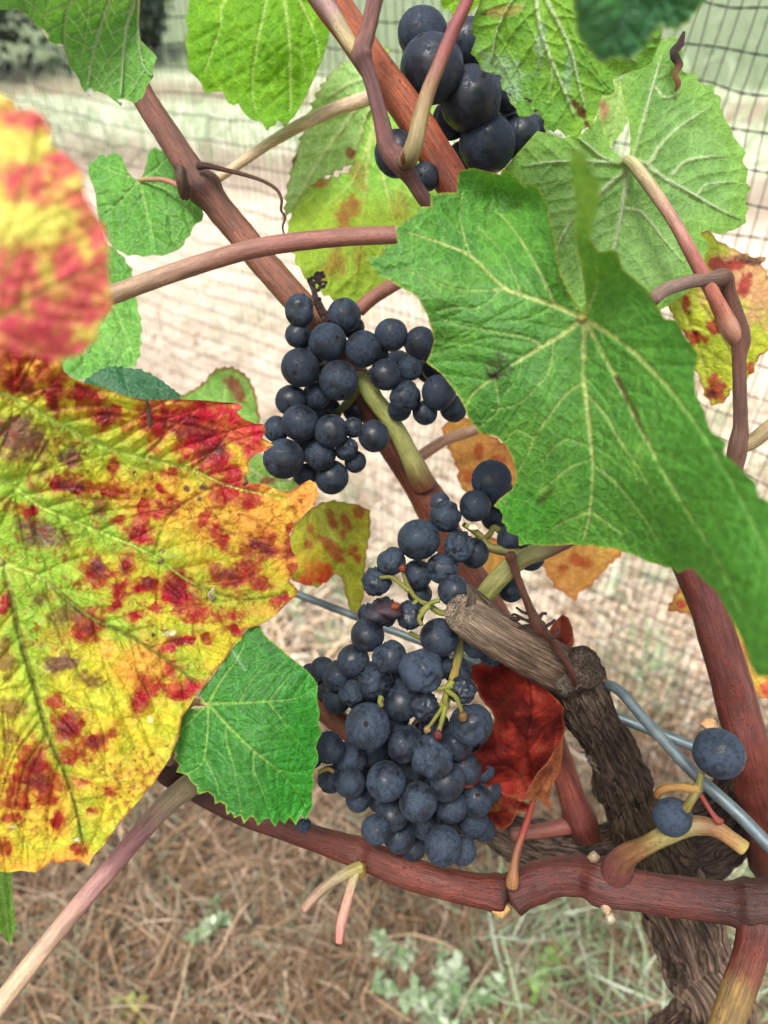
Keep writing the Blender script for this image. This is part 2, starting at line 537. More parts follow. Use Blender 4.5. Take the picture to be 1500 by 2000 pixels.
def teethed(poly, pitch, amp, r):
    poly = np.asarray(poly, float)
    area = 0.5*np.sum(poly[:, 0]*np.roll(poly[:, 1], -1)-np.roll(poly[:, 0], -1)*poly[:, 1])
    sgn = 1 if area > 0 else -1
    Q = np.vstack([poly, poly[:1]])
    L = np.concatenate([[0], np.cumsum(np.linalg.norm(np.diff(Q, axis=0), axis=1))])
    tot = L[-1]
    out = []
    s = 0.0
    def at(s):
        s = s % tot
        return np.array([np.interp(s, L, Q[:, 0]), np.interp(s, L, Q[:, 1])])
    while s < tot-pitch*0.5:
        p = pitch*r.uniform(0.7, 1.35); a = amp*r.uniform(0.55, 1.3)
        for fr, fa in ((0, 0), (0.3, 0.5), (0.6, 0.98), (0.68, 1.0), (0.82, 0.35)):
            q = at(s+p*fr); tg = at(s+p*fr+3)-at(s+p*fr-3)
            nn = np.array([tg[1], -tg[0]])*sgn; nn /= np.linalg.norm(nn)+1e-9
            out.append(q+nn*a*fa)
        s += p
    return np.array(out)

def clean_poly(poly, mind=1.2):
    out = [poly[0]]
    for p in poly[1:]:
        if np.hypot(*(p-out[-1])) > mind: out.append(p)
    if np.hypot(*(out[0]-out[-1])) < mind: out.pop()
    return np.array(out)

def auto_secondary(mains, poly, spacing, r, ang=52, minlen=25):
    subs = []
    segs_a = []; segs_b = []; owner = []
    dense = [catmull(m[0], 8) for m in mains]
    for i, d in enumerate(dense):
        for k in range(len(d)-1):
            segs_a.append(d[k]); segs_b.append(d[k+1]); owner.append(i)
    segs_a = np.array(segs_a); segs_b = np.array(segs_b); owner = np.array(owner)
    for i, d in enumerate(dense):
        L = np.concatenate([[0], np.cumsum(np.linalg.norm(np.diff(d, axis=0), axis=1))])
        side = 1
        s = spacing*0.9
        oth = owner != i
        while s < L[-1]-spacing*0.3:
            x = np.interp(s, L, d[:, 0]); y = np.interp(s, L, d[:, 1])
            k = min(np.searchsorted(L, s), len(d)-1); k0 = max(k-1, 0)
            tg = d[k]-d[k0]; a0 = math.atan2(tg[1], tg[0])
            a = a0+side*R(ang+r.uniform(-6, 6))
            pts = [(x, y)]
            for st in range(80):
                a += -side*R(0.9) + r.uniform(-.07, .07)
                x += math.cos(a)*7; y += math.sin(a)*7
                if not inside(poly, np.array([x]), np.array([y]))[0]: break
                if oth.any() and st > 1:
                    dd, _, _ = seg_dist(np.array([x]), np.array([y]), segs_a[oth], segs_b[oth])
                    if dd[0] < 9: break
                pts.append((x, y))
            if len(pts)*7 > minlen:
                subs.append((pts[::2] if len(pts) > 6 else pts, 2.4, 0.8))
            side = -side
            s += spacing*r.uniform(0.40, 0.62)
    return subs

LEAFMESH = 0
def build_leaf(label, outline, ctrl, mains, colour, mat, parent, subs=(), s=4.0, teeth=None, auto=0, ang=52,
               origin=None, relief=0.0006, blister=0.0008, wave=0.0012, under=False, seed=1, name='leaf', ribs=None, wrinkle=0.0, fine=0.3):
    global LEAFMESH
    r = random.Random(seed)
    poly = np.asarray(outline, float)
    if teeth: poly = teethed(poly, teeth[0], teeth[1], r)
    poly = clean_poly(poly)
    # refine boundary
    bd = []
    for i in range(len(poly)):
        a = poly[i]; b = poly[(i+1) % len(poly)]
        n = max(1, int(np.hypot(*(b-a))/(s*1.3)))
        for k in range(n): bd.append(a+(b-a)*k/n)
    bd = np.array(bd)
    x0, y0 = bd.min(0); x1, y1 = bd.max(0)
    gx = np.arange(x0, x1, s); gy = np.arange(y0, y1, s*0.866)
    GX, GY = np.meshgrid(gx, gy); GX = GX + (np.arange(len(gy)) % 2)[:, None]*s*0.5
    GX = GX.ravel(); GY = GY.ravel()
    m = inside(bd, GX, GY)
    GX, GY = GX[m], GY[m]
    ba, bb = bd, np.roll(bd, -1, 0)
    ed, _, _ = seg_dist(GX, GY, ba, bb)
    k = ed > s*0.55
    GX, GY, ed = GX[k], GY[k], ed[k]
    allp = np.vstack([bd, np.stack([GX, GY], 1)])
    res = delaunay_2d_cdt([Vector(p) for p in allp], [], [list(range(len(bd)))], 1, 1e-5)
    pts = np.array([(v[0], v[1]) for v in res[0]])
    faces = [tuple(f) for f in res[2]]
    x, y = pts[:, 0], pts[:, 1]
    ed, _, _ = seg_dist(x, y, ba, bb)
    subs = list(subs)
    subs_given = len(subs) > 0
    fines = auto_secondary(mains, poly, auto, r, ang) if auto else []
    def vein_fields(vs):
        A, B, Wd = [], [], []
        for (p, w0, w1) in vs:
            d = catmull(p, 7); n = len(d)
            A.append(d[:-1]); B.append(d[1:]); Wd.append(np.linspace(w0, w1, n-1))
        if not A: return np.full(len(x), 1e3), np.zeros(len(x))
        A, B, Wd = np.vstack(A), np.vstack(B), np.concatenate(Wd)
        dd, ar, _ = seg_dist(x, y, A, B)
        return dd, np.clip(1.5-dd/Wd[ar], 0, 1)
    dm, vm = vein_fields(mains)
    dsub, vsb = vein_fields(subs)
    dfi, vf = vein_fields(fines)
    dv = np.minimum(np.minimum(dm, dsub), dfi)
    f = tps(ctrl)
    d = f(x, y)
    sc = d/0.22
    nz = fbm(x/90, y/90, None, seed+100, 3)-0.5
    nz2 = fbm(x/26, y/26, None, seed+130, 3)-0.5
    h = wave*2*nz*sc + blister*sc*(np.clip(dv/16, 0, 1)**0.7) + blister*0.6*nz2*sc
    if wrinkle:
        h += wrinkle*(np.abs(fbm(x/55, y/55, None, seed+77, 4)-0.5)*4-0.5)
    sg = -1 if under else 1
    h = sg*h - sg*relief*(vm+0.6*vsb+0.4*vf)
    d = d - h
    V = P(x, y, d)
    ctx = dict(x=x, y=y, dm=dm, vm=vm, ds=dsub, vs=np.maximum(vsb, vf*(fine if subs_given else 0.6)), ed=ed, seed=seed)
    rgb, wet = colour(ctx)
    jit = 1 + 0.10*(fbm(x/14, y/14, None, seed+7, 3)-0.5)
    rgb = np.clip(rgb*jit[:, None], 0.001, 0.85)
    uvp = np.stack([x/1000, y/1000, np.full(len(x), seed*0.731)], 1)
    if origin is None: origin = np.array(mains[0][0][0][:2]) if mains else pts.mean(0)
    og = P(origin[0], origin[1], float(f(np.array(origin[0]), np.array(origin[1]))))
    ob = mk(name, V, faces, mat, parent, origin=og, attrs={'Col': ('FLOAT_COLOR', rgb), 'uvp': ('FLOAT_VECTOR', uvp), 'wet': ('FLOAT', wet)})
    if label: ob['label'] = label
    LEAFMESH += len(faces)
    if ribs:
        # raised ribs standing proud of the underside
        rm, rcol = ribs
        for (p, w0, w1) in mains:
            q = catmull(p, 9); n = len(q)
            dd = f(q[:, 0], q[:, 1]) - 0.0002*sc.mean()
            row = np.column_stack([q, dd, np.linspace(w0, w1, n)*0.6])
            sweep('vein', row[::2] if n > 6 else row, rm, ob, [(0, rcol), (1, rcol)], seg=8, step=8, rough=0.08, seed=seed)
    return ob, f

# ================================================================== SETTING
def ground_z(x, y):
    return 0.018*(fbm(x*3, y*3, None, 3, 4)-0.5) + 0.05*(fbm(x*0.5, y*0.5, None, 9, 2)-0.5)*np.clip(np.hypot(x, y)/4, 0, 1)

def ground_hit(px, py, z=0.0):
    px = np.asarray(px, float); py = np.asarray(py, float)
    D = FWD + ((px-750)/F)[..., None]*RGT + ((1000-py)/F)[..., None]*UPV
    t = (z-CAM[2])/D[..., 2]
    return CAM + t[..., None]*D, t

def net_line(x):
    """ground position of the netting: y as a function of x"""
    return 0.853 - 0.778*(x-0.0)

def ground_mat():
    t = NT('ground_soil')
    pos = t.n('ShaderNodeNewGeometry').outputs['Position']
    sp = t.n('ShaderNodeSeparateXYZ'); t.l(pos, sp.inputs[0])
    X, Y = sp.outputs[0], sp.outputs[1]
    n0 = t.noise(pos, 1.1, 4, 0.6)
    n1 = t.noise(pos, 9, 6, 0.65)
    n2 = t.noise(pos, 55, 5, 0.7)
    n3 = t.noise(pos, 3.2, 4, 0.6)
    # vine row litter strip -> pale dry earth -> thin grass -> far meadow
    dnet = t.math('SUBTRACT', t.math('ADD', Y, t.math('MULTIPLY', X, 0.778)), 0.80)
    row = t.mr(t.math('ADD', dnet, t.math('MULTIPLY', t.math('SUBTRACT', n3, 0.5), 0.5)), -0.12, 0.22, 0.0, 1.0)
    brown = t.mix(t.mr(n1, 0.3, 0.7), (0.075, 0.055, 0.04), (0.20, 0.15, 0.105))
    cream = t.mix(t.mr(n1, 0.3, 0.7), (0.58, 0.47, 0.355), (0.78, 0.69, 0.56))
    v = t.voro(pos, 28, 'F1')
    cream = t.mix(t.mr(v, 0.15, 0.5, 0.0, 0.45), cream, (0.52, 0.42, 0.31))
    c = t.mix(row, brown, cream)
    gm = t.mr(t.math('ADD', n3, t.math('MULTIPLY', n1, 0.4)), 0.78, 0.92, 0.0, 0.6)
    c = t.mix(t.math('MULTIPLY', gm, row), c, (0.22, 0.28, 0.15))
    wob = t.math('MULTIPLY', t.math('SUBTRACT', n0, 0.5), 1.0)
    Yw = t.math('ADD', t.math('ADD', Y, t.math('MULTIPLY', X, 0.25)), wob)
    b1 = t.math('MULTIPLY', t.mr(Yw, 3.3, 3.7), t.mr(Yw, 4.1, 4.6, 1.0, 0.0))
    c = t.mix(t.math('MULTIPLY', b1, 0.7), c, (0.24, 0.19, 0.13))
    g1 = t.mr(Yw, 4.0, 4.8)
    grass = t.mix(t.mr(n1, 0.35, 0.65), (0.38, 0.44, 0.27), (0.62, 0.65, 0.48))
    c = t.mix(t.math('MULTIPLY', g1, 0.9), c, grass)
    b2 = t.math('MULTIPLY', t.mr(Yw, 5.6, 6.0), t.mr(Yw, 6.5, 7.2, 1.0, 0.0))
    c = t.mix(t.math('MULTIPLY', b2, 0.8), c, (0.30, 0.22, 0.15))
    g2 = t.mr(Yw, 7.0, 8.0)
    c = t.mix(t.math('MULTIPLY', g2, 0.85), c, (0.12, 0.17, 0.08))
    c = t.bright(c, t.mr(n2, 0.25, 0.75, 0.72, 1.25))
    nb = t.bump(t.math('ADD', n1, n2), 0.6, 0.02)
    return t.done(t.pbsdf(c, 0.9, 0.2, nb).outputs[0])

MG = ground_mat()
xs = 0.9*np.sinh(np.linspace(-6.0, 6.0, 261))
ys = 0.9*np.sinh(np.linspace(-6.0, 6.0, 261)) + 0.8
GXX, GYY = np.meshgrid(xs, ys)
gv = np.stack([GXX.ravel(), GYY.ravel(), ground_z(GXX.ravel(), GYY.ravel())], 1)
nx = len(xs)
gf = [(j*nx+i, j*nx+i+1, (j+1)*nx+i+1, (j+1)*nx+i) for j in range(len(ys)-1) for i in range(nx-1)]
tag(mk('ground', gv, gf, MG, origin=(0, 0, 0)), kind='structure')

# ---- dry litter, straw and sparse blades
def strands(name, px, py, length, width, tilt, curl, cols, mat, seed, zlift=0.0, nseg=3, parent=None):
    r = np.random.default_rng(seed)
    n = len(px)
    B, _ = ground_hit(px, py)
    B[:, 2] = ground_z(B[:, 0], B[:, 1]) + zlift*r.random(n)
    az = r.random(n)*2*math.pi
    el = tilt[0] + (tilt[1]-tilt[0])*r.random(n)
    L = length[0] + (length[1]-length[0])*r.random(n)**1.6
    W = width[0] + (width[1]-width[0])*r.random(n)**1.5
    cu = (r.random(n)-0.5)*2*curl; ct = (r.random(n)-0.6)*curl
    P0 = B.copy(); rows = []
    side = np.stack([-np.sin(az), np.cos(az), (r.random(n)-0.5)*1.2], 1)
    side /= np.linalg.norm(side, axis=1)[:, None]
    for k in range(nseg+1):
        wk = W*(1-0.75*(k/nseg)**2)
        rows.append(P0 - side*wk[:, None]/2); rows.append(P0 + side*wk[:, None]/2)
        dirv = np.stack([np.cos(az)*np.cos(el), np.sin(az)*np.cos(el), np.sin(el)], 1)
        P0 = P0 + dirv*(L/nseg)[:, None]
        zz = ground_z(P0[:, 0], P0[:, 1]) + 0.001
        P0[:, 2] = np.maximum(P0[:, 2], zz)
        az = az + cu/nseg; el = el + ct/nseg
    V = np.stack(rows, 1)                        # n, 2(nseg+1), 3
    nvp = 2*(nseg+1)
    verts = V.reshape(-1, 3)
    faces = []
    for i in range(n):
        b = i*nvp
        for k in range(nseg):
            faces.append((b+2*k, b+2*k+1, b+2*k+3, b+2*k+2))
    ci = r.integers(0, len(cols), n)
    cc = np.array(cols)[ci]*(0.65+0.7*r.random(n))[:, None]
    cc = np.repeat(cc, nvp, axis=0)
    return mk(name, verts, faces, mat, parent, origin=(0, 0, 0) if parent is None else None, attrs={'Col': ('FLOAT_COLOR', np.clip(cc, 0, .85))})

MST = plain_mat('straw', (0, 0, 0), 0.75, 0.2, 300, 0.2, attr=True)
MGR = plain_mat('grass_blade', (0, 0, 0), 0.6, 0.3, 300, 0.2, attr=True)
def uni(n, x0, x1, y0, y1, seed):
    r = np.random.default_rng(seed)
    return r.uniform(x0, x1, n), r.uniform(y0, y1, n)
straw_cols = [C('#c8a684', 1.8), C('#a4805c', 1.8), C('#846448', 1.8), C('#d6c0a4', 1.9), C('#b09278', 1.9), C('#5a4838', 1.9), C('#a08462', 1.9), C('#9aa080', 1.9)]
px, py = uni(21000, -250, 1750, 1330, 2250, 11)
keep = (py > 1480 + 110*np.sin(px*0.009)) | (np.random.default_rng(5).random(len(px)) < 0.3)
tag(strands('dry_grass', px[keep], py[keep], (0.02, 0.14), (0.0008, 0.0030), (-0.05, 0.55), 1.8, straw_cols, MST, 21, 0.03), kind='stuff')
pale = [C('#f0dcc2', 1.25), C('#dcc4a6', 1.25), C('#c4a888', 1.25), C('#e8d8c4', 1.2), C('#a98c6a', 1.4)]
px, py = uni(9000, -250, 1750, 560, 1460, 12)
tag(strands('pale_straw', px, py, (0.02, 0.12), (0.002, 0.007), (-0.05, 0.5), 1.6, pale, MST, 22, 0.01), kind='stuff')
grn = [C('#b0c096', 1.3), C('#9ab384', 1.3), C('#cdd6b8', 1.3), C('#84a06c', 1.3)]
px, py = uni(1500, 950, 1750, 1720, 2150, 13)
tag(strands('green_grass', px, py, (0.03, 0.11), (0.0015, 0.0045), (0.1, 0.9), 1.2, grn, MGR, 23, 0.03), kind='stuff')
r_ = np.random.default_rng(77)
cx = r_.uniform(-100, 1600, 90); cyy = r_.uniform(560, 1440, 90)
ppx = (cx[:, None] + r_.normal(0, 26, (90, 26))).ravel(); ppy = (cyy[:, None] + r_.normal(0, 13, (90, 26))).ravel()
ppy = np.clip(ppy, 480, 2000)
tag(strands('sparse_grass', ppx, ppy, (0.02, 0.09), (0.002, 0.006), (0.2, 1.2), 1.2, grn, MGR, 24, 0.0), kind='stuff')
ppx, ppy = uni(5000, -400, 1900, 30, 330, 15)
tag(strands('meadow_grass', ppx, ppy, (0.08, 0.25), (0.006, 0.016), (0.3, 1.3), 1.0, grn, MGR, 25, 0.0), kind='stuff')

# ---- weeds on the ground under the vine
def weed(label, pxs, pys, n, hgt, spread, cols, seed, group):
    g, _ = ground_hit(np.array([float(pxs)]), np.array([float(pys)]))
    root = empty('weed', g[0])
    tag(root, label, 'weed', group)
    r = random.Random(seed)
    for k in range(n):
        a = r.uniform(0, 6.28); el = r.uniform(0.5, 1.25); L = hgt*r.uniform(0.6, 1.1)
        tip = g[0] + np.array([math.cos(a)*math.cos(el)*spread/hgt, math.sin(a)*math.cos(el)*spread/hgt, math.sin(el)])*L
        midp = (g[0]+tip)/2 + np.array([0, 0, L*0.15])
        stem_pts = np.array([[*g[0], .0013], [*midp, .0011], [*tip, .0006]])
        sweep('stem', stem_pts, MGR_STEM, root, [(0, cols[0]), (1, cols[1])], seg=6, step=0.01, world=True, seed=seed+k)
        V = []; Fc = []; CC = []
        d = catmull(stem_pts[:, :3], 0.006)
        for q in d[2:]:
            for s in range(3):
                aa = r.uniform(0, 6.28); ll = r.uniform(0.008, 0.018); ww = ll*0.32
                dv = np.array([math.cos(aa), math.sin(aa), r.uniform(-0.1, 0.8)]); dv /= np.linalg.norm(dv)
                sv = np.cross(dv, [0.1, 0.2, 1]); sv /= np.linalg.norm(sv)
                b = len(V)
                V += [q, q+dv*ll*0.5+sv*ww, q+dv*ll+np.array([0, 0, -ll*.15]), q+dv*ll*0.5-sv*ww]
                Fc.append((b, b+1, b+2, b+3))
                c = cols[r.randrange(len(cols))]*r.uniform(0.75, 1.25)
                CC += [c]*4
        tag(mk('foliage', V, Fc, MGR, root, attrs={'Col': ('FLOAT_COLOR', np.array(CC))}, origin=g[0]))
    return root
tST = NT('weed_stem'); MGR_STEM = tST.done(tST.pbsdf(tST.attr('Col').outputs['Color'], 0.6, 0.3).outputs[0])
wc = [C('#9fb98a', 1.9), C('#b9cfa2', 1.9), C('#86a86e', 1.9), C('#c9d8b4', 1.7)]
weed('pale green feathery weed in the straw, largest of the weeds', 850, 2010, 11, 0.10, 0.09, wc, 1, None)
weed('small pale weed between the forked twig and the feathery weed', 780, 1880, 6, 0.055, 0.05, wc, 2, None)
weed('flat green weed among pale grass blades beside the vine trunk', 1090, 1905, 5, 0.05, 0.05, [C('#7fae50', 1.4), C('#94bf62', 1.4)], 3, None)
weed('small grey green weed in brown straw under the yellow and red leaf', 410, 1830, 5, 0.06, 0.05, wc, 4, None)
weed('tiny yellow green weed in straw below the hanging cream leaf stalk', 270, 2010, 5, 0.04, 0.04, [C('#a8b04a', 1.4), C('#8fa050', 1.4)], 5, None)

# ---- far shrubs beyond the netting
def shrub(label, pxs, dist, hgt, wid, cols, seed, trunk_h=0.5):
    ang = math.atan((pxs-750)/F)
    base = np.array([math.tan(ang)*dist, dist, 0.0])
    base[2] = float(ground_z(np.array([base[0]]), np.array([base[1]]))[0])
    root = empty('shrub', base); tag(root, label, 'shrub', None)
    r = np.random.default_rng(seed)
    sweep('trunk', [[*base, .06], [*(base+[0.03, 0, hgt*.3]), .045], [*(base+[0, .04, hgt*.75]), .015]], MBARK, root, [(0, C('#4a3a2c')), (1, C('#5a4a38'))], seg=10, step=0.1, world=True, seed=seed)
    nl = 9
    lc = r.normal(0, 1, (nl, 3))*[wid*.28, wid*.25, hgt*.2] + [0, 0, hgt*.55]
    lr = r.uniform(.22, .42, nl)*wid
    n = 5200
    k = r.integers(0, nl, n)
    dv = r.normal(0, 1, (n, 3)); dv /= np.linalg.norm(dv, axis=1)[:, None]
    p = base + lc[k] + dv*(lr[k]*r.random(n)**0.4)[:, None]
    p[:, 2] = np.maximum(p[:, 2], base[2]+0.02)
    a = r.normal(0, 1, (n, 3)); a /= np.linalg.norm(a, axis=1)[:, None]
    b = np.cross(a, r.normal(0, 1, (n, 3))); b /= np.linalg.norm(b, axis=1)[:, None]
    sz = r.uniform(.035, .075, n)[:, None]
    V = np.stack([p-a*sz, p+b*sz*.5, p+a*sz, p-b*sz*.5], 1).reshape(-1, 3)
    Fc = [(4*i, 4*i+1, 4*i+2, 4*i+3) for i in range(n)]
    cc = np.repeat(np.array(cols)[r.integers(0, len(cols), n)]*r.uniform(.6, 1.35, n)[:, None], 4, axis=0)
    mk('crown', V, Fc, MGR, root, origin=base, smooth=False, attrs={'Col': ('FLOAT_COLOR', cc)})
MBARK = bark_mat('bark')
dk = [C('#33503a', 1.6), C('#274433', 1.6), C('#4a6a48', 1.6), C('#1f3528', 1.6)]
shrub('dark green shrub beyond the netting, above the blurred pink and yellow leaf', -30, 7.4, 1.5, 2.1, dk, 41)
shrub('low dark shrub beyond the netting, seen between two hanging green vine leaves', 325, 9.2, 1.3, 1.2, dk, 42)

# ---- netting
def strand_mesh(paths, rad):
    V = []; Fc = []
    for (p, rd) in paths:
        p = np.asarray(p)
        n = len(p)
        T = np.gradient(p, axis=0); T /= np.linalg.norm(T, axis=1)[:, None]
        a = np.cross(T, [0.57, 0.57, 0.59]); a /= np.linalg.norm(a, axis=1)[:, None]
        b = np.cross(T, a)
        b0 = len(V)
        ring = [a*rd, -0.5*a*rd+0.866*b*rd, -0.5*a*rd-0.866*b*rd]
        blk = np.stack([p+q for q in ring], 1).reshape(-1, 3)
        V.extend(blk.tolist())
        for i in range(n-1):
            for j in range(3):
                j2 = (j+1) % 3
                Fc.append((b0+3*i+j, b0+3*i+j2, b0+3*i+3+j2, b0+3*i+3+j))
    return np.array(V), Fc
net_dir = np.array([1.0, -0.778, 0.0]); net_dir /= np.linalg.norm(net_dir)
net_nrm = np.array([0.778, 1.0, 0.0]); net_nrm /= np.linalg.norm(net_nrm)
net_o = np.array([0.0, 0.853, 0.0])
def net_pt(u, z):
    """u metres along the net, z height -> point with gentle sag and ripples"""
    u = np.asarray(u, float); z = np.asarray(z, float)
    wv = 0.020*(fbm(u*2.2, z*2.2, None, 301, 3)-0.5)*2
    ux = u + 0.010*(fbm(u*3, z*5, None, 311, 3)-0.5)*2 + 0.0022*(vn(u*120, z*16, None, 315)-0.5)*2
    zz = z + 0.016*(fbm(u*2.4, z*4, None, 321, 3)-0.5)*2 + 0.003*(vn(u*28, z*60, None, 325)-0.5)*2
    return net_o + ux[..., None]*net_dir + wv[..., None]*net_nrm + zz[..., None]*np.array([0, 0, 1.0])
netting = empty('netting', net_pt(np.array(0.0), np.array(0.0)))
tag(netting, 'fine dark wire netting standing behind the vine across the whole picture', 'netting')
zz = np.linspace(-0.01, 1.35, 70)
paths = []
u = -3.2
while u < 1.0:
    paths.append((net_pt(np.full(len(zz), u), zz), 0.00054)); u += 0.0108
V, Fc = strand_mesh(paths, 0)
mnet = plain_mat('net_thread', C('#463c2e', 2.0), 0.6, 0.3, 300, 0.3)
mnet2 = plain_mat('net_cord', C('#221f1a', 2.2), 0.6, 0.3, 300, 0.3)
tag(mk('vertical_wires', V, Fc, mnet, netting), kind='stuff')
paths = []
for z in np.arange(0.02, 1.35, 0.0265):
    uu = np.linspace(-3.2, 1.0, 560)
    ph = uu*2*math.pi/0.011
    base = net_pt(uu, np.full(len(uu), z))
    for s in (0, math.pi):
        paths.append((base + np.sin(ph+s)[:, None]*np.array([0, 0, 0.0006]), 0.00050))
V, Fc = strand_mesh(paths, 0)
tag(mk('horizontal_wires', V, Fc, mnet2, netting), kind='stuff')

# ================================================================== GRAPEVINE: wood
MCANE = cane_mat('cane_bark', 0.46, 0.4, 1.0, 1.0, 0.6, tint=(1.02, 0.90, 0.72))
MSHOOT = cane_mat('shoot_skin', 0.5, 0.35, 0.8, 0.5, 0.25, tint=(1.0, 0.95, 0.86))
MGREEN = cane_mat('green_stalk', 0.5, 0.4, 0.45, 0.35, 0.25)
MWOOD = bark_mat('old_wood', 1.0, 34)
MTRUNK = bark_mat('trunk_bark', 1.0, 13)
MSPUR = bark_mat('grey_wood', 0.55, 10)

base_pt = np.array([0.175, 0.150, 0.0])
vine = empty('grapevine', base_pt)
tag(vine, 'grapevine with reddish canes, green and autumn leaves and an old gnarled trunk', 'grapevine')

dkb, midb, palb = C('#3e3026', 1.5), C('#6a5646', 1.5), C('#8d7864', 1.5)
# trunk: from the ground up past the frame bottom to the head behind the cane
tp = P(np.array([1390, 1358, 1318, 1270]), np.array([1985, 1870, 1760, 1660]), np.array([0.375, 0.365, 0.355, 0.345]))
trad = np.array([60, 58, 60, 62])*0.36/F
rows = np.vstack([[*base_pt, 0.030], [*(base_pt*[1, 1, 0]+[0.004, 0, 0.22]), 0.024], np.column_stack([tp, trad])])
trunk = sweep('trunk', rows, MTRUNK, vine, [(0, C('#5a4636', 1.2)), (.6, C('#7a6450', 1.0)), (.88, C('#8a7260', .95)), (1, C('#6a5644', 1.1))], seg=96, step=0.0016, world=True, bark=0.42, seed=61, rough=0.1)
# old head and spur climbing to the cut
arm = sweep('old_arm', [[1285, 1700, .345, 58], [1250, 1610, .335, 49], [1212, 1515, .325, 46], [1170, 1425, .315, 46], [1132, 1358, .305, 46], [1112, 1318, .300, 44]], MWOOD, vine,
      [(0, C('#3a2d22', 1.2)), (.3, C('#57452f', 1.1)), (.5, C('#5a483a', 1.0)), (.7, C('#4a3828', 1.2)), (.9, C('#6a5646', 1.1)), (1, C('#7a6754', 1.1))], seg=84, step=3, bark=0.34, seed=62, rough=0.1, nodes=[(.95, .12, .06), (.05, .25, .1), (.45, .12, .05), (.7, -.1, .06)])
sweep('old_arm', [[1520, 1500, .37, 52], [1440, 1580, .37, 52], [1350, 1660, .36, 58], [1260, 1668, .355, 54], [1150, 1672, .36, 50], [1040, 1650, .365, 40], [965, 1612, .37, 30]], MWOOD, vine,
      [(0, C('#4a382c', 1.3)), (.5, C('#4c3c30', 1.3)), (1, C('#8a7460', 1.3))], seg=72, step=3, bark=0.42, seed=63, rough=0.1)
spur_cols = [(0, C('#a48f78', .9)), (.35, C('#8f7660', .85)), (.8, C('#7c6450', .95)), (1, C('#5c4a3a', 1.2))]
spur = sweep('spur', [[903, 1196, .258, 38], [940, 1222, .262, 40], [1000, 1258, .272, 42], [1060, 1290, .285, 44], [1118, 1318, .298, 48]], MSPUR, vine, spur_cols,
             seg=72, step=2.5, bark=0.13, seed=64, rough=0.06)
# loose shaggy strips of bark
def strips(path, n, parent, seed, cols, wmax=6.0):
    r = random.Random(seed)
    d = catmull(np.array(path, float), 6)
    for i in range(n):
        L = r.randint(5, 13); a = r.randint(0, max(1, len(d)-L-1)); off = r.uniform(-.92, .92)
        q = d[a:a+L]
        drift = r.uniform(-.25, .25); row = []
        for k, (x, y, dep, rad) in enumerate(q):
            tx, ty = d[min(a+k+1, len(d)-1)][:2]-d[max(a+k-1, 0)][:2]
            nl = math.hypot(tx, ty)+1e-9
            o = max(-.97, min(.97, off + drift*k/L + r.uniform(-.06, .06)))
            lift = 1.10 + .22*(abs(k/(L-1)-.5)*2)**3*r.uniform(.2, 1)
            row.append([x - ty/nl*rad*o*lift, y + tx/nl*rad*o*lift, dep - math.sqrt(1-o*o)*rad*dep/F*lift, r.uniform(.5, 1)*wmax*(1-.8*(abs(k/(L-1)-.5)*2)**2)])
        c = cols[r.randrange(len(cols))]
        sweep('bark_strip', row, MSPUR, parent, [(0, c), (1, c*.75)], seg=8, step=4, flat=r.uniform(.3, .5), seed=seed*50+i, rough=.35)
bcols = [C('#8a7460', 1.2), C('#6e5a48', 1.2), C('#57463a', 1.3), C('#9a8874', 1.2), C('#77604a', 1.2)]
strips([[1285, 1700, .345, 58], [1250, 1610, .335, 49], [1212, 1515, .325, 46], [1170, 1425, .315, 46], [1132, 1358, .305, 46]], 34, arm, 5, bcols)
strips([[1410, 2060, .38, 60], [1390, 1985, .375, 60], [1358, 1870, .365, 58], [1318, 1760, .355, 60], [1285, 1690, .348, 60]], 40, trunk, 6, bcols, 8.0)
# cut faces: rough end grain discs
def end_grain(name, px, py, d, rpx, nrm, parent, seed, c_in, c_mid, c_rim, depth=0.12, squash=1.0):
    c = P(px, py, d); rad = rpx*d/F
    nrm = np.asarray(nrm, float); nrm /= np.linalg.norm(nrm)
    a = np.cross(nrm, [0.2, 0.3, 0.9]); a /= np.linalg.norm(a); b = np.cross(nrm, a)
    V = []; CC = []; TC = []; nr, na = 14, 48
    for i in range(nr+1):
        for j in range(na):
            t = i/nr; an = j/na*2*math.pi
            wob = 1+0.13*(float(fbm(np.array([math.cos(an)*1.7]), np.array([math.sin(an)*1.7]), None, seed, 3)[0])-.5)*2
            ring = 0.03*math.sin(t*26+seed)
            rgh = (float(vn(np.array([t*14*math.cos(an)+50]), np.array([t*14*math.sin(an)+50]), None, seed+1)[0])-.5)*0.16
            h = -depth*(1-t)**1.5 + ring + rgh - (0.35*max(0, t-.9)/.1)
            V.append(c + (a*math.cos(an)+b*math.sin(an)*squash)*rad*t*wob + nrm*h*rad)
            rays = 0.85+0.3*float(vn(np.array([an*9]), np.array([t*2.0]), None, seed+4)[0])
            col = c_in + (c_mid-c_in)*min(1, t/.35) if t < .35 else c_mid + (c_rim-c_mid)*max(0, (t-.7)/.3)
            CC.append(col*rays); TC.append([t*.02, math.cos(an)*t, math.sin(an)*t])
    Fc = [(i*na+j, i*na+(j+1) % na, (i+1)*na+(j+1) % na, (i+1)*na+j) for i in range(nr) for j in range(na)]
    return mk(name, V, Fc, MWOOD, parent, attrs={'Col': ('FLOAT_COLOR', np.array(CC)), 'tc': ('FLOAT_VECTOR', np.array(TC))})
sx = P(903, 1196, .258)-P(960, 1234, .266); sx /= np.linalg.norm(sx)
end_grain('cut_face', 899, 1194, .2575, 40, sx*0.8-FWD*0.45+UPV*.1, spur, 3, C('#d4b07a', .8), C('#b8a48c', .8), C('#7a6856', .9), 0.25)
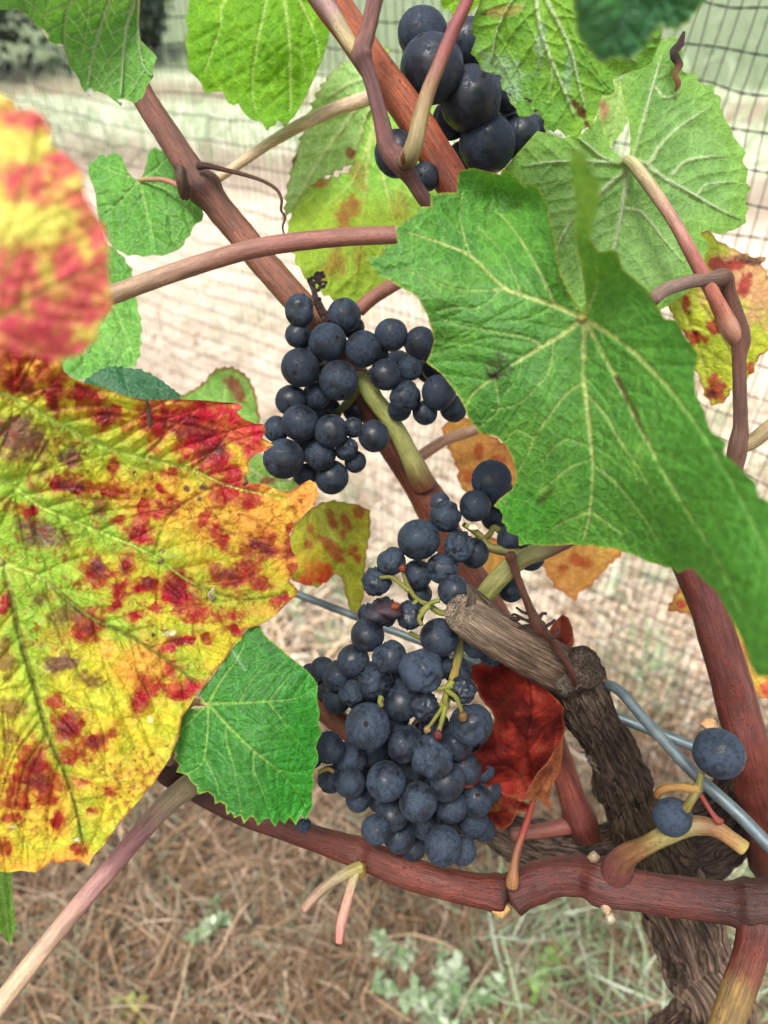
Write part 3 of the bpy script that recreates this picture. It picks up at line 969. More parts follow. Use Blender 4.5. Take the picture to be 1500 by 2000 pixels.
# splinter of bark standing at the cut
sweep('splinter', [[905, 1232, .258, 5], [914, 1195, .2565, 10], [921, 1165, .255, 9], [913, 1142, .2535, 3]], MWOOD, spur, [(0, C('#9a8670', 1.3)), (1, C('#b09a84', 1.3))], seg=12, step=3, flat=.45, seed=65, rough=.1)
sweep('splinter', [[1012, 1210, .266, 7], [980, 1200, .262, 8], [945, 1168, .258, 7], [918, 1143, .2545, 3]], MWOOD, spur, [(0, C('#9a8670', 1.3)), (1, C('#a8927c', 1.3))], seg=12, step=3, flat=.5, seed=66, rough=.1)
sweep('bark_strip', [[945, 1262, .262, 3], [1000, 1292, .27, 5], [1050, 1318, .28, 5], [1092, 1352, .29, 3]], MWOOD, spur, [(0, C('#4a3a2e', 1.3)), (1, C('#3a2c22', 1.3))], seg=8, step=4, flat=.4, seed=67)
# pruning knob with its round cut facing the light
knob = sweep('pruning_knob', [[1092, 1322, .302, 34], [1118, 1312, .292, 42], [1140, 1303, .283, 40]], MWOOD, vine, [(0, C('#5c4a3a', 1.3)), (1, C('#6e5b49', 1.3))], seg=48, step=3, bark=.2, seed=68, rough=.12)
end_grain('cut_face', 1143, 1301, .281, 38, -FWD*0.9+RGT*.35+UPV*.25, knob, 8, C('#8f7c68', .9), C('#7c6a58', .9), C('#4a3b2e', 1.1), 0.1)
kn2 = sweep('pruning_knob', [[1100, 1335, .295, 26], [1108, 1325, .286, 30], [1110, 1322, .281, 25]], MWOOD, vine, [(0, C('#4c3c30', 1.3)), (1, C('#9a8a78', 1.3))], seg=40, step=3, bark=.3, seed=69, rough=.12)

# ---- canes
red, red2, drk = C('#9c5238', 1.5), C('#8a4630', 1.5), C('#5e2c22', 1.5)
sweep('cane', [[600, -60, .250, 31.7], [655, 15, .252, 31.7], [720, 110, .255, 31.7], [790, 205, .258, 32.6], [850, 300, .262, 33.4], [905, 395, .268, 34.3], [1000, 560, .285, 35.2], [1150, 800, .305, 36.1],
      [1300, 1010, .315, 36.1], [1368, 1140, .315, 37.0], [1404, 1250, .312, 36.1], [1440, 1380, .310, 37.8], [1466, 1480, .308, 38.7], [1492, 1600, .318, 37.8], [1500, 1690, .34, 35.2]], MCANE, vine,
      [(0, C('#ac6448', 1.6)), (.15, C('#b05f3a', 1.6)), (.24, C('#944630', 1.8)), (.5, C('#7a3a2c', 2.1)), (.7, C('#743228', 2.1)), (.9, C('#7c3a2e', 2.1)), (1, C('#5a3428', 2.1))],
      seg=32, step=4, nodes=[(.865, .16, .012), (.03, .1, .02)], seed=1, rough=0.07)
sweep('cane', [[255, 140, .300, 21.6], [290, 205, .302, 22.5], [335, 275, .304, 24.3], [376, 338, .306, 26.1], [430, 408, .308, 26.1], [500, 495, .309, 27.0], [560, 565, .310, 27.9], [612, 625, .313, 28.8], [690, 735, .320, 29.7], [760, 855, .325, 30.6],
      [830, 965, .330, 31.5], [890, 1080, .333, 31.5], [950, 1180, .336, 32.4], [1030, 1330, .342, 28], [1092, 1480, .350, 25], [1126, 1580, .352, 25], [1150, 1645, .358, 28]], MCANE, vine,
      [(0, C('#946254', 2.1)), (.1, C('#9a6a5a', 2.1)), (.13, C('#6f4a40', 2.1)), (.18, C('#a26a56', 2.1)), (.33, C('#b07a64', 2.1)), (.4, C('#6b3a2c', 2.1)), (.55, C('#8c4a34', 2.1)), (.66, C('#b06a58', 2.1)), (.9, C('#b0625a', 2.1)), (.95, C('#7a3c34', 2.1)), (1, C('#5a382e', 2.1))],
      seg=28, step=4, nodes=[(.132, .32, .011), (.545, .12, .02), (.96, .3, .02)], seed=2, rough=0.06)
c7 = sweep('cane', [[300, 1482, .285, 20], [345, 1518, .285, 21], [450, 1580, .288, 21], [590, 1629, .290, 23], [700, 1666, .292, 27], [800, 1706, .292, 29], [900, 1733, .290, 30], [985, 1748, .288, 33]], MCANE, vine,
      [(0, C('#5a3028', 3.0)), (.3, C('#7e4034', 3.0)), (.6, C('#9a5444', 3.0)), (.85, C('#a4574a', 3.0)), (.97, C('#8a3c2a', 3.0)), (1, C('#4a2018', 3.0))], seg=28, step=4, nodes=[(.60, .16, .02), (.98, .12, .02), (.06, .25, .03)], seed=3, rough=0.07)
c7b = sweep('cane', [[998, 1748, .290, 40], [1030, 1732, .290, 36], [1085, 1712, .288, 36], [1140, 1712, .283, 38], [1190, 1728, .277, 41], [1240, 1738, .274, 38], [1330, 1752, .270, 38], [1420, 1764, .266, 38], [1478, 1768, .263, 46], [1540, 1760, .26, 45]], MCANE, vine,
      [(0, C('#6a2c24', 3.0)), (.1, C('#8a4440', 3.0)), (.25, C('#8a4c48', 3.0)), (.37, C('#84463f', 3.0)), (.5, C('#8a4c46', 3.0)), (.7, C('#7e423c', 3.0)), (.86, C('#5c342c', 3.0)), (1, C('#70413a', 3.0))], seg=32, step=4, nodes=[(.36, .14, .03), (.86, .16, .03), (.12, .08, .03)], seed=4, rough=0.08)
sweep('cane', [[1476, 1772, .263, 34], [1474, 1830, .258, 33], [1458, 1890, .252, 31], [1438, 1945, .247, 31], [1415, 2010, .242, 30], [1395, 2060, .24, 30]], MCANE, vine,
      [(0, C('#7a423c', 3.0)), (.3, C('#96483e', 3.0)), (.5, C('#a8604a', 3.0)), (.62, C('#c8a866', 3.0)), (1, C('#c8a860', 3.0))], seg=24, step=4, seed=5, rough=0.06)
sweep('side_shoot', [[1204, 1728, .280, 34], [1206, 1698, .272, 30], [1226, 1670, .264, 22], [1262, 1652, .258, 17], [1300, 1631, .254, 17], [1350, 1613, .250, 18.5], [1396, 1618, .248, 16], [1426, 1636, .247, 14.5], [1453, 1656, .246, 15]], MSHOOT, vine,
      [(0, C('#84504a', 2.1)), (.25, C('#8f5550', 2.1)), (.46, C('#a87c4e', 2.3)), (.6, C('#bdb470', 2.3)), (.72, C('#bfb478', 2.3)), (.82, C('#b08058', 2.3)), (.95, C('#c49a62', 2.1)), (1, C('#d6c070', 2.1))], seg=22, step=3, nodes=[(.62, .12, .08), (.03, .08, .06)], seed=6, rough=.08)
# pale dormant buds / scars at nodes
def bud(px, py, d, r, col, parent, seed, name='bud', sq=(1, 1, 1.2)):
    bm = bmesh.new(); bmesh.ops.create_icosphere(bm, subdivisions=3, radius=1)
    v = np.array([q.co[:] for q in bm.verts]); f = [[q.index for q in fc.verts] for fc in bm.faces]; bm.free()
    k = 1+0.35*(fbm(v[:, 0]*2+seed, v[:, 1]*2, v[:, 2]*2, seed, 3)-.5)*2
    v = v*k[:, None]*np.array(sq)*r*d/F + P(px, py, d)
    cc = np.tile(col, (len(v), 1))*(.6+.8*fbm(v[:, 0]*900, v[:, 1]*900, v[:, 2]*900, seed, 3))[:, None]
    tc = (v-v.mean(0))*60
    return mk(name, v, f, MSHOOT, parent, attrs={'Col': ('FLOAT_COLOR', np.clip(cc, 0, .85)), 'tc': ('FLOAT_VECTOR', tc)})
bud(1183, 1774, .272, 10, C('#c8b494', 1.8), c7b, 1); bud(1191, 1793, .272, 10, C('#d4c8b0', 1.8), c7b, 2)
bud(1160, 1674, .278, 10, C('#b8a488', 2.0), c7b, 3, sq=(1.1, 1, 1.2)); bud(978, 1775, .284, 15, C('#b8925e', 1.3), c7, 4, sq=(1.2, 1, .8))
bud(1385, 1415, .296, 13, C('#c49a6e', 1.3), vine, 5, sq=(1.2, 1, .8)); bud(356, 358, .296, 15, C('#5a4434', 1.4), vine, 6, sq=(.8, 1, 2.1))
bud(703, 1700, .284, 13, C('#b89a4a', 1.3), c7, 7)

# ---- lateral shoots and leaf stalks
pink, crm = C('#b5746c', 1.4), C('#cfae94', 1.4)
sweep('side_shoot', [[160, 598, .236, 18], [230, 572, .238, 18], [300, 546, .240, 18], [380, 519, .242, 18], [470, 492, .243, 18], [560, 475, .244, 18], [660, 464, .244, 17.5], [770, 459, .244, 17], [840, 458, .244, 17]], MSHOOT, vine,
      [(0, C('#d0b090', 2.1)), (.2, C('#cfae92', 2.1)), (.4, C('#c08e7c', 2.1)), (.6, C('#b67a70', 2.1)), (1, C('#be8878', 2.1))], seg=20, step=4, seed=11, rough=.05)
sweep('side_shoot', [[742, -40, .232, 17], [731, 5, .232, 16], [717, 65, .233, 16], [706, 104, .234, 19], [718, 140, .235, 14], [730, 178, .236, 14], [745, 235, .237, 16], [758, 290, .238, 19], [782, 318, .239, 23], [803, 350, .241, 15], [833, 395, .244, 14], [880, 450, .25, 13]], MCANE, vine,
      [(0, C('#9a646a', 2.1)), (.2, C('#a87a74', 2.1)), (.3, C('#8e666a', 2.1)), (.55, C('#8c5c5e', 2.1)), (.75, C('#8a605c', 2.1)), (1, C('#5a3a36', 2.1))], seg=22, step=3, nodes=[(.28, .12, .02)], seed=12, rough=.07)
sweep('stalk_stub', [[600, -40, .238, 19], [622, -8, .238, 18], [648, 26, .237, 17], [668, 58, .236, 15], [684, 85, .235, 14], [700, 104, .234, 14]], MSHOOT, vine,
      [(0, C('#b0868a', 2.1)), (.45, C('#c2a09a', 2.1)), (.7, C('#d8c89a', 2.1)), (1, C('#d8c48a', 2.1))], seg=18, step=3, seed=13)
sweep('side_shoot', [[1275, 585, .262, 14], [1300, 566, .264, 13], [1345, 551, .267, 13], [1392, 545, .270, 14], [1414, 545, .272, 17], [1424, 572, .274, 13], [1438, 615, .276, 14], [1447, 662, .278, 18], [1444, 700, .279, 13], [1445, 770, .281, 13], [1446, 832, .283, 14], [1442, 868, .284, 19], [1436, 905, .286, 17], [1425, 960, .29, 15]], MCANE, vine,
      [(0, C('#b09896', 2.1)), (.15, C('#b09a94', 2.1)), (.3, C('#7c5a4e', 2.1)), (.5, C('#8a5c4e', 2.1)), (.7, C('#7e5e54', 2.1)), (.9, C('#84655a', 2.1)), (1, C('#5a463e', 2.1))], seg=20, step=3, nodes=[(.27, .15, .02)], seed=14, rough=.08)
sweep('stalk_stub', [[1448, 872, .284, 14], [1470, 862, .283, 15], [1495, 842, .281, 15], [1540, 805, .278, 14]], MSHOOT, vine, [(0, C('#b5a276', 2.1)), (1, C('#d8c094', 2.1))], seg=16, step=3, seed=15)
sweep('side_shoot', [[405, 362, .345, 9], [465, 322, .345, 9], [520, 284, .345, 10], [580, 248, .345, 12], [650, 215, .346, 13], [725, 188, .348, 14], [790, 150, .352, 13]], MSHOOT, vine, [(0, C('#d4bea0', 1.3)), (1, C('#d8b8a0', 1.3))], seg=16, step=4, seed=16)
sweep('side_shoot', [[700, 606, .322, 14], [730, 580, .322, 14], [770, 555, .322, 14], [830, 520, .324, 14]], MSHOOT, vine, [(0, C('#b0705e', 2.1)), (1, C('#c08a78', 2.1))], seg=16, step=4, seed=17)
sweep('side_shoot', [[815, 895, .37, 12], [870, 860, .37, 11], [930, 838, .37, 11], [1000, 800, .37, 10]], MSHOOT, vine, [(0, C('#c49a80', 1.3)), (1, C('#c8a088', 1.3))], seg=14, step=4, seed=18)
sweep('side_shoot', [[604, 1362, .305, 20], [640, 1392, .305, 22], [690, 1432, .305, 22], [760, 1490, .31, 22]], MSHOOT, vine, [(0, C('#a86a54', 2.1)), (1, C('#a05a48', 2.1))], seg=16, step=4, seed=19)
sweep('side_shoot', [[1000, 1630, .352, 12], [1060, 1622, .352, 14], [1110, 1612, .352, 17]], MSHOOT, vine, [(0, C('#a86a5a', 2.1)), (1, C('#a05a50', 2.1))], seg=14, step=4, seed=20)
fork = sweep('twig', [[703, 1694, .278, 13], [675, 1706, .274, 11], [640, 1728, .27, 10], [610, 1756, .266, 10], [592, 1778, .264, 9]], MSHOOT, vine, [(0, C('#b0a45e', 1.3)), (.35, C('#b0a680', 1.7)), (.7, C('#b09880', 1.7)), (1, C('#b08a78', 1.7))], seg=16, step=3, seed=21)
sweep('twig', [[694, 1705, .276, 9], [684, 1740, .271, 9], [674, 1775, .267, 10], [666, 1808, .264, 10], [662, 1842, .262, 7]], MSHOOT, vine, [(0, C('#b0b080', 1.3)), (.4, C('#c49a8a', 1.3)), (1, C('#c88078', 1.3))], seg=16, step=3, seed=22)
# tendril, thin and brown
sweep('tendril', [[388, 325, .298, 8], [405, 324, .296, 6], [440, 332, .294, 4.5], [480, 342, .293, 4], [515, 354, .292, 3.5], [540, 370, .292, 3.5], [550, 390, .292, 3], [549, 410, .293, 2.6], [557, 425, .294, 2.2], [552, 445, .295, 2], [560, 470, .296, 1.2]], MCANE, vine,
      [(0, C('#5a3a2c', 2.1)), (.5, C('#7a5a42', 2.1)), (1, C('#6a5038', 2.1))], seg=10, step=2, seed=23)
# dried bunch stalk caught over the spur
dry = sweep('dried_stalk', [[996, 1080, .256, 8], [1005, 1112, .257, 8], [1022, 1155, .259, 7.5], [1036, 1192, .262, 9], [1052, 1222, .265, 13], [1068, 1242, .268, 9], [1085, 1262, .270, 8], [1105, 1290, .272, 8], [1120, 1322, .274, 7], [1124, 1340, .276, 4]], MCANE, vine,
      [(0, C('#7c4c3c', 2.1)), (.5, C('#6a4436', 2.1)), (1, C('#5c3226', 2.1))], seg=14, step=2, nodes=[(.02, .5, .03)], seed=24, rough=.3)
for i, q in enumerate([[[1050, 1220], [1025, 1210], [1004, 1200], [997, 1207]], [[1052, 1224], [1030, 1222], [1012, 1226]], [[1060, 1228], [1076, 1218], [1084, 1210]], [[1050, 1215], [1058, 1200], [1068, 1198]], [[1072, 1246], [1085, 1240], [1092, 1228]], [[1040, 1200], [1022, 1196], [1008, 1186]]]):
    sweep('twig', [[a, b, .264, 4.5-1.0*k] for k, (a, b) in enumerate(q)], MCANE, dry, [(0, C('#4c3026', 2.1)), (1, C('#3a241c', 2.1))], seg=8, step=2, seed=30+i, rough=.5)
dry2 = sweep('dried_stalk', [[640, 628, .298, 9], [628, 604, .297, 8], [618, 584, .296, 6], [610, 560, .296, 5], [606, 542, .296, 3]], MCANE, vine, [(0, C('#4a2a24', 2.1)), (1, C('#3a2420', 2.1))], seg=10, step=2, seed=25, rough=.5)
rr = random.Random(9)
for i in range(15):
    x, y = rr.uniform(606, 626), rr.uniform(545, 600)
    a = rr.uniform(-2.6, -0.4)
    sweep('twig', [[x, y, .296, 3.5], [x+math.cos(a)*9, y+math.sin(a)*9, .2955, 2.5], [x+math.cos(a+.4)*17, y+math.sin(a+.4)*16, .295, 3.5]], MCANE, dry2, [(0, C('#3c2420', 2.1)), (1, C('#2c1c18', 2.1))], seg=6, step=3, seed=50+i, rough=.5)
sweep('leaf_stalk', [[950, -90, .224, 12], [925, -35, .225, 12], [911, 5, .226, 12.5], [884, 62, .227, 13], [858, 125, .228, 13.5], [836, 180, .229, 14.5], [820, 235, .2295, 16], [812, 272, .230, 17], [803, 300, .232, 18], [792, 318, .236, 17]], MSHOOT, vine,
      [(0, C('#a85c60', 2.0)), (.35, C('#a85a5c', 2.0)), (.5, C('#b06c64', 2.0)), (.62, C('#b48a6a', 2.0)), (.8, C('#bfae7a', 2.0)), (.95, C('#b8a878', 2.0)), (1, C('#8a6a50', 2.0))], seg=20, step=3, seed=29, rough=.05)
# papery bud scale by the node near the biggest grapes
sweep('bud_scale', [[786, 322, .233, 3], [788, 306, .231, 7], [795, 292, .230, 5], [796, 280, .229, 1.5]], MCANE, vine, [(0, C('#7a5238', 2.1)), (1, C('#a87a54', 2.1))], seg=10, step=2, flat=.4, seed=26, rough=.3)

# ================================================================== GRAPEVINE: leaves
ML_TOP = leaf_mat('leaf_upper', 42, 1.45, 0.5, 0.42, 0.28, 0.46, 0.4)
ML_UND = leaf_mat('leaf_underside', 44, 1.3, 0.5, 0.35, 0.36, 0.62, 0.25)
ML_AUT = leaf_mat('leaf_autumn', 30, 0.78, 0.6, 0.55, 0.34, 0.45, 0.35, ttint=(1.15, 1.05, 0.7), grain=.45)
ML_DRY = leaf_mat('leaf_dry', 30, 0.8, 0.5, 0.35, 0.25, 0.75, 0.12, ttint=(1.3, 0.8, 0.6))

def cells(x, y, size, seed):
    """centre of the nearest jittered cell: veinlets bound the blotches"""
    ix = np.floor(x/size).astype(int); iy = np.floor(y/size).astype(int)
    best = np.full(len(x), 1e9); cx = np.zeros(len(x)); cyy = np.zeros(len(x))
    for a in (-1, 0, 1):
        for b in (-1, 0, 1):
            jx, jy = ix+a, iy+b
            px_ = (jx+_h(jx, jy, jx*0, seed))*size; py_ = (jy+_h(jx, jy, jx*0, seed+5))*size
            d = (x-px_)**2+(y-py_)**2
            m = d < best
            best[m] = d[m]; cx[m] = px_[m]; cyy[m] = py_[m]
    return cx, cyy

def spot_mask(c, spots, seed=0, soft=0.35, nscale=18, namp=0.55, cell=0, warp=0):
    x, y = c['x'], c['y']
    n = fbm(x/nscale, y/nscale, None, seed+400, 4)-0.5
    n2 = fbm(x/nscale*2.4, y/nscale*2.4, None, seed+440, 3)-0.5
    if warp:
        x, y = x + warp*2*(fbm(x/34, y/34, None, seed+460, 3)-.5), y + warp*2*(fbm(x/34, y/34, None, seed+480, 3)-.5)
    if cell:
        cx_, cy_ = cells(c['x'], c['y'], cell, seed+71)
        sh = (_h(np.floor(cx_).astype(int), np.floor(cy_).astype(int), np.zeros(len(x), int), seed)-.5)*.45
        x = .55*x + .45*cx_; y = .55*y + .45*cy_
    else:
        sh = 0
    m = np.zeros(len(x))
    for s in spots:
        cx, cy, rx, ry = s[:4]; a = R(s[4]) if len(s) > 4 else 0; k = s[5] if len(s) > 5 else 1.0
        lim = 2.6*max(rx, ry)
        w_ = np.nonzero((np.abs(x-cx) < lim) & (np.abs(y-cy) < lim))[0]
        if not len(w_): continue
        dx, dy = x[w_]-cx, y[w_]-cy
        u = (dx*math.cos(a)+dy*math.sin(a))/rx; v = (-dx*math.sin(a)+dy*math.cos(a))/ry
        q = np.hypot(u, v) + n[w_]*namp*2.2 + n2[w_]*namp*1.2 + (sh[w_] if cell else 0)
        m[w_] = np.maximum(m[w_], k*(1-sstep(1-soft, 1+soft, q)))
    return m

def style(base, dark, vein, edge=None, edgew=5, amp=1.0, veinamt=0.85, subamt=0.6, spots=None, wet=None, extra=None, scale=60):
    """green leaf colouring: mottled blade, pale veins, coloured margin and individual marks"""
    def f(c):
        x, y = c['x'], c['y']
        n = fbm(x/scale, y/scale, None, c['seed']+10, 4)
        n2 = fbm(x/11, y/11, None, c['seed']+20, 3)
        col = lerp(np.tile(dark, (len(x), 1)), np.tile(base, (len(x), 1)), np.clip(0.5+amp*(n-0.5)*2.2+(n2-.5)*.5, 0, 1))
        col = lerp(col, np.tile(vein, (len(x), 1)), np.clip(sstep(0.15, 0.9, c['vm'])*veinamt, 0, 1))
        col = lerp(col, np.tile(vein, (len(x), 1)), np.clip(sstep(0.15, 0.9, c['vs'])*subamt, 0, 1))
        if edge is not None:
            e = (1-sstep(edgew*0.2, edgew, c['ed']))*np.clip(0.4+1.2*(n2-.2), 0, 1)
            col = lerp(col, np.tile(edge, (len(x), 1)), e)
        if spots:
            for (sc, lst) in spots:
                col = lerp(col, np.tile(sc, (len(x), 1)), spot_mask(c, lst, c['seed'])*0.95)
        if extra: col = extra(c, col)
        wt = np.zeros(len(x))
        if wet: wt = spot_mask(c, wet, c['seed']+3, 0.3, 30, 0.3)
        return col, wt
    return f

K = 1.75
# ---------------------------------------------------------------- A: big autumn leaf
U_out = [(-140,120),(-60,150),(0,185),(28,195),(32,215),(60,212),(85,225),(100,255),(98,285),(125,300),(150,320),(163,345),(165,380),(185,415),(205,445),(212,480),(210,520),(215,560),(222,600),(200,625),(190,640),(192,660),(170,680),(150,697),(125,700),(118,712),(100,706),(70,694),(36,690),(10,684),(-20,690),(-60,684),(-140,660),(-220,560),(-260,400),(-220,220)]
U_ctrl = [(-200,200,.122),(0,200,.115),(100,300,.116),(200,480,.119),(215,600,.121),(0,450,.112),(-200,600,.118),(120,700,.122),(0,680,.118),(60,560,.114)]
A_out = [(60,640),(100,668),(118,700),(125,725),(140,738),(165,748),(200,757),(250,775),(284,781),(288,800),(293,781),(350,780),(400,782),(440,786),(465,787),(475,797),(462,805),(475,818),(500,828),(515,828),(520,840),(512,855),(525,862),(534,870),(520,880),(505,885),(490,895),(484,905),(488,918),(478,935),(490,945),(515,945),(545,958),(565,960),(585,948),(605,937),(618,945),(622,965),(615,985),(600,1000),(580,1020),(565,1045),(570,1075),(580,1090),(582,1110),(570,1125),(565,1135),(580,1150),(583,1158),(560,1180),(540,1200),(510,1220),(490,1226),(475,1232),(472,1250),(455,1260),(445,1280),(425,1305),(410,1325),(390,1350),(378,1365),(370,1380),(355,1400),(350,1430),(340,1460),(332,1480),(300,1530),(270,1565),(240,1600),(222,1622),(207,1645),(200,1654),(182,1671),(174,1690),(164,1686),(154,1681),(130,1683),(112,1688),(103,1681),(88,1694),(70,1704),(40,1700),(18,1704),(0,1702),(-60,1706),(-160,1660),(-240,1500),(-280,1250),(-260,950),(-240,700),(-160,640),(-60,625),(10,622)]
A_ctrl = [(-200,680,.200),(60,650,.198),(120,720,.204),(0,790,.206),(250,790,.222),(470,800,.244),(530,870,.248),(300,950,.234),(615,955,.252),(0,1095,.222),(-200,1100,.214),(300,1150,.236),(575,1150,.248),(380,1350,.238),(150,1400,.226),(0,1450,.222),(300,1520,.234),(170,1680,.232),(0,1700,.230),(-200,1550,.225)]
A_main = [([(3,1095),(19,1104),(84,1132),(140,1178),(187,1211),(257,1244),(327,1290),(385,1335)],6,2),
          ([(3,1095),(14,1120),(30,1200),(47,1270),(70,1350),(93,1433),(126,1508),(145,1564),(163,1648)],7,2),
          ([(3,1095),(-20,1020),(0,940),(80,990),(150,1020),(210,1045),(300,1085),(370,1135),(470,1170),(560,1160)],5,1.5),
          ([(-60,1000),(-40,820),(0,770),(93,815),(187,866),(280,894),(373,917),(450,950),(560,975)],5,1.5),
          ([(3,1095),(-40,1200),(-90,1400),(-120,1600)],6,2)]
A_sub = [([(65,1330),(117,1354),(187,1382),(247,1403),(300,1395)],4,1.5),([(75,1415),(28,1480),(0,1564)],4,1.5),([(47,1345),(0,1350),(-40,1380)],4,1.5),([(126,1508),(180,1520),(240,1510)],3,1),
         ([(373,917),(420,880),(450,840)],3,1),([(300,1085),(330,1010),(400,960),(470,940)],3,1),([(257,1244),(270,1310),(300,1370)],3,1),([(93,1433),(50,1500),(30,1580)],3,1),([(280,894),(320,850),(330,800)],3,1)]
A_red = [(390,830,92,45,8),(410,875,42,38),(300,815,40,26),(470,840,40,30),(500,880,22,20),(210,808,28,22),(160,775,40,18,15),(105,780,14,26,-15),(55,755,13,22,-30),(30,740,30,22),(85,735,16,26,-20),(120,750,12,20),(222,910,10,12),
  (280,1000,12,20),(225,955,20,12,20),(330,990,28,16,-10),(270,1040,16,24,-20),(397,1015,12,16,-30),(435,1050,11,20,-30),(443,955,22,24),(490,968,18,22),(457,922,24,14),(336,922,12,10),(515,1070,34,22),(443,1127,36,20,15),(480,1110,20,16),(500,1140,20,12),(360,1170,22,22),(345,1150,28,30),(387,1195,20,12),(443,1202,24,10),(546,1169,18,8,-20),
  (247,1104,16,26,15),(290,1140,22,14,-20),(191,1118,22,26),(229,1160,12,28,15),(170,1225,24,22),(350,1251,30,9,-15),(457,1233,20,9),(401,1247,12,9),(336,1303,12,14),(355,1349,26,14,-10),(289,1345,24,18),(271,1377,16,16),(570,1060,10,26),(572,1110,8,16),
  (131,1422,27,25),(191,1447,34,17,-22),(145,1475,24,15,-10),(65,1490,26,34),(70,1527,44,24),(37,1555,22,26),(93,1560,16,12),(212,1543,11,9),(180,1583,12,8,-30),(117,1601,13,16,30),(163,1531,14,6),(9,1657,14,14),(154,1657,12,9),(20,1600,18,10),(110,1370,14,10),
  (30,225,30,18),(65,235,30,16),(55,355,46,28,15),(125,325,34,22),(165,395,28,32),(195,460,18,38),(130,505,20,38),(160,545,36,32),(195,530,18,42),(50,530,26,38,-15),(20,560,22,55,-20),(75,585,22,40,-25),(115,620,22,38,-25),(30,640,42,34),(165,605,26,36),(90,660,46,26),(140,680,34,16),(20,690,24,22),(200,600,16,26),(75,690,30,14),
  (140,950,36,18),(60,1000,14,12),(235,1015,10,8),(10,1180,12,16),(300,1190,14,10),(265,1200,12,8),(320,960,8,8)]
A_dark = [(380,840,50,24,8),(415,880,24,22),(210,808,16,14),(35,855,48,42),(80,860,14,22),(140,895,18,22,-20),(140,950,26,13,20),(85,915,9,13),(85,1045,48,22,12),(60,1022,26,14),(195,988,14,24,-25),(100,1060,30,12),(130,1207,36,26,-15),(79,1174,14,16),(121,1297,42,17,-10),(14,1300,20,28),(8,1260,12,20),(21,1385,28,22),(19,1443,20,22),(173,1326,28,20,15),(131,1420,16,16),(65,1495,14,18),(75,1527,24,13),(345,1152,16,20),(190,1110,14,16),(247,1100,10,18),(515,1068,18,12),(445,1125,22,10),(185,1452,18,9,-22),(55,755,9,16,-30),(105,785,9,18),(290,1140,14,8),(30,560,12,30,-20),(60,520,12,20),(265,1040,8,14),(170,1225,12,12),(350,1250,16,5)]
A_pur = [(35,855,48,42),(130,890,22,22),(85,1045,48,22,12),(110,1297,42,17,-10),(190,1110,22,16),(140,945,28,14),(210,1110,24,24)]
A_orange = [(270,1300,55,45,0,.7),(210,1270,18,22,0,.7),(595,975,60,50,0,.95),(530,930,60,50,0,.85),(500,1000,90,70,0,.8),(430,1000,80,60,0,.6),(130,560,90,90,0,.35),(80,240,110,50,0,.3),(560,1080,30,40,0,.7),(300,960,70,40,0,.5),(150,1680,60,16,0,.8),(40,1690,60,16,0,.6),(350,1000,60,40,0,.45),(520,1190,40,14,0,.5),(240,1520,60,40,0,.35),(60,700,90,30,0,.6),(100,1580,60,50,0,.4),(190,500,30,130,0,.5)]
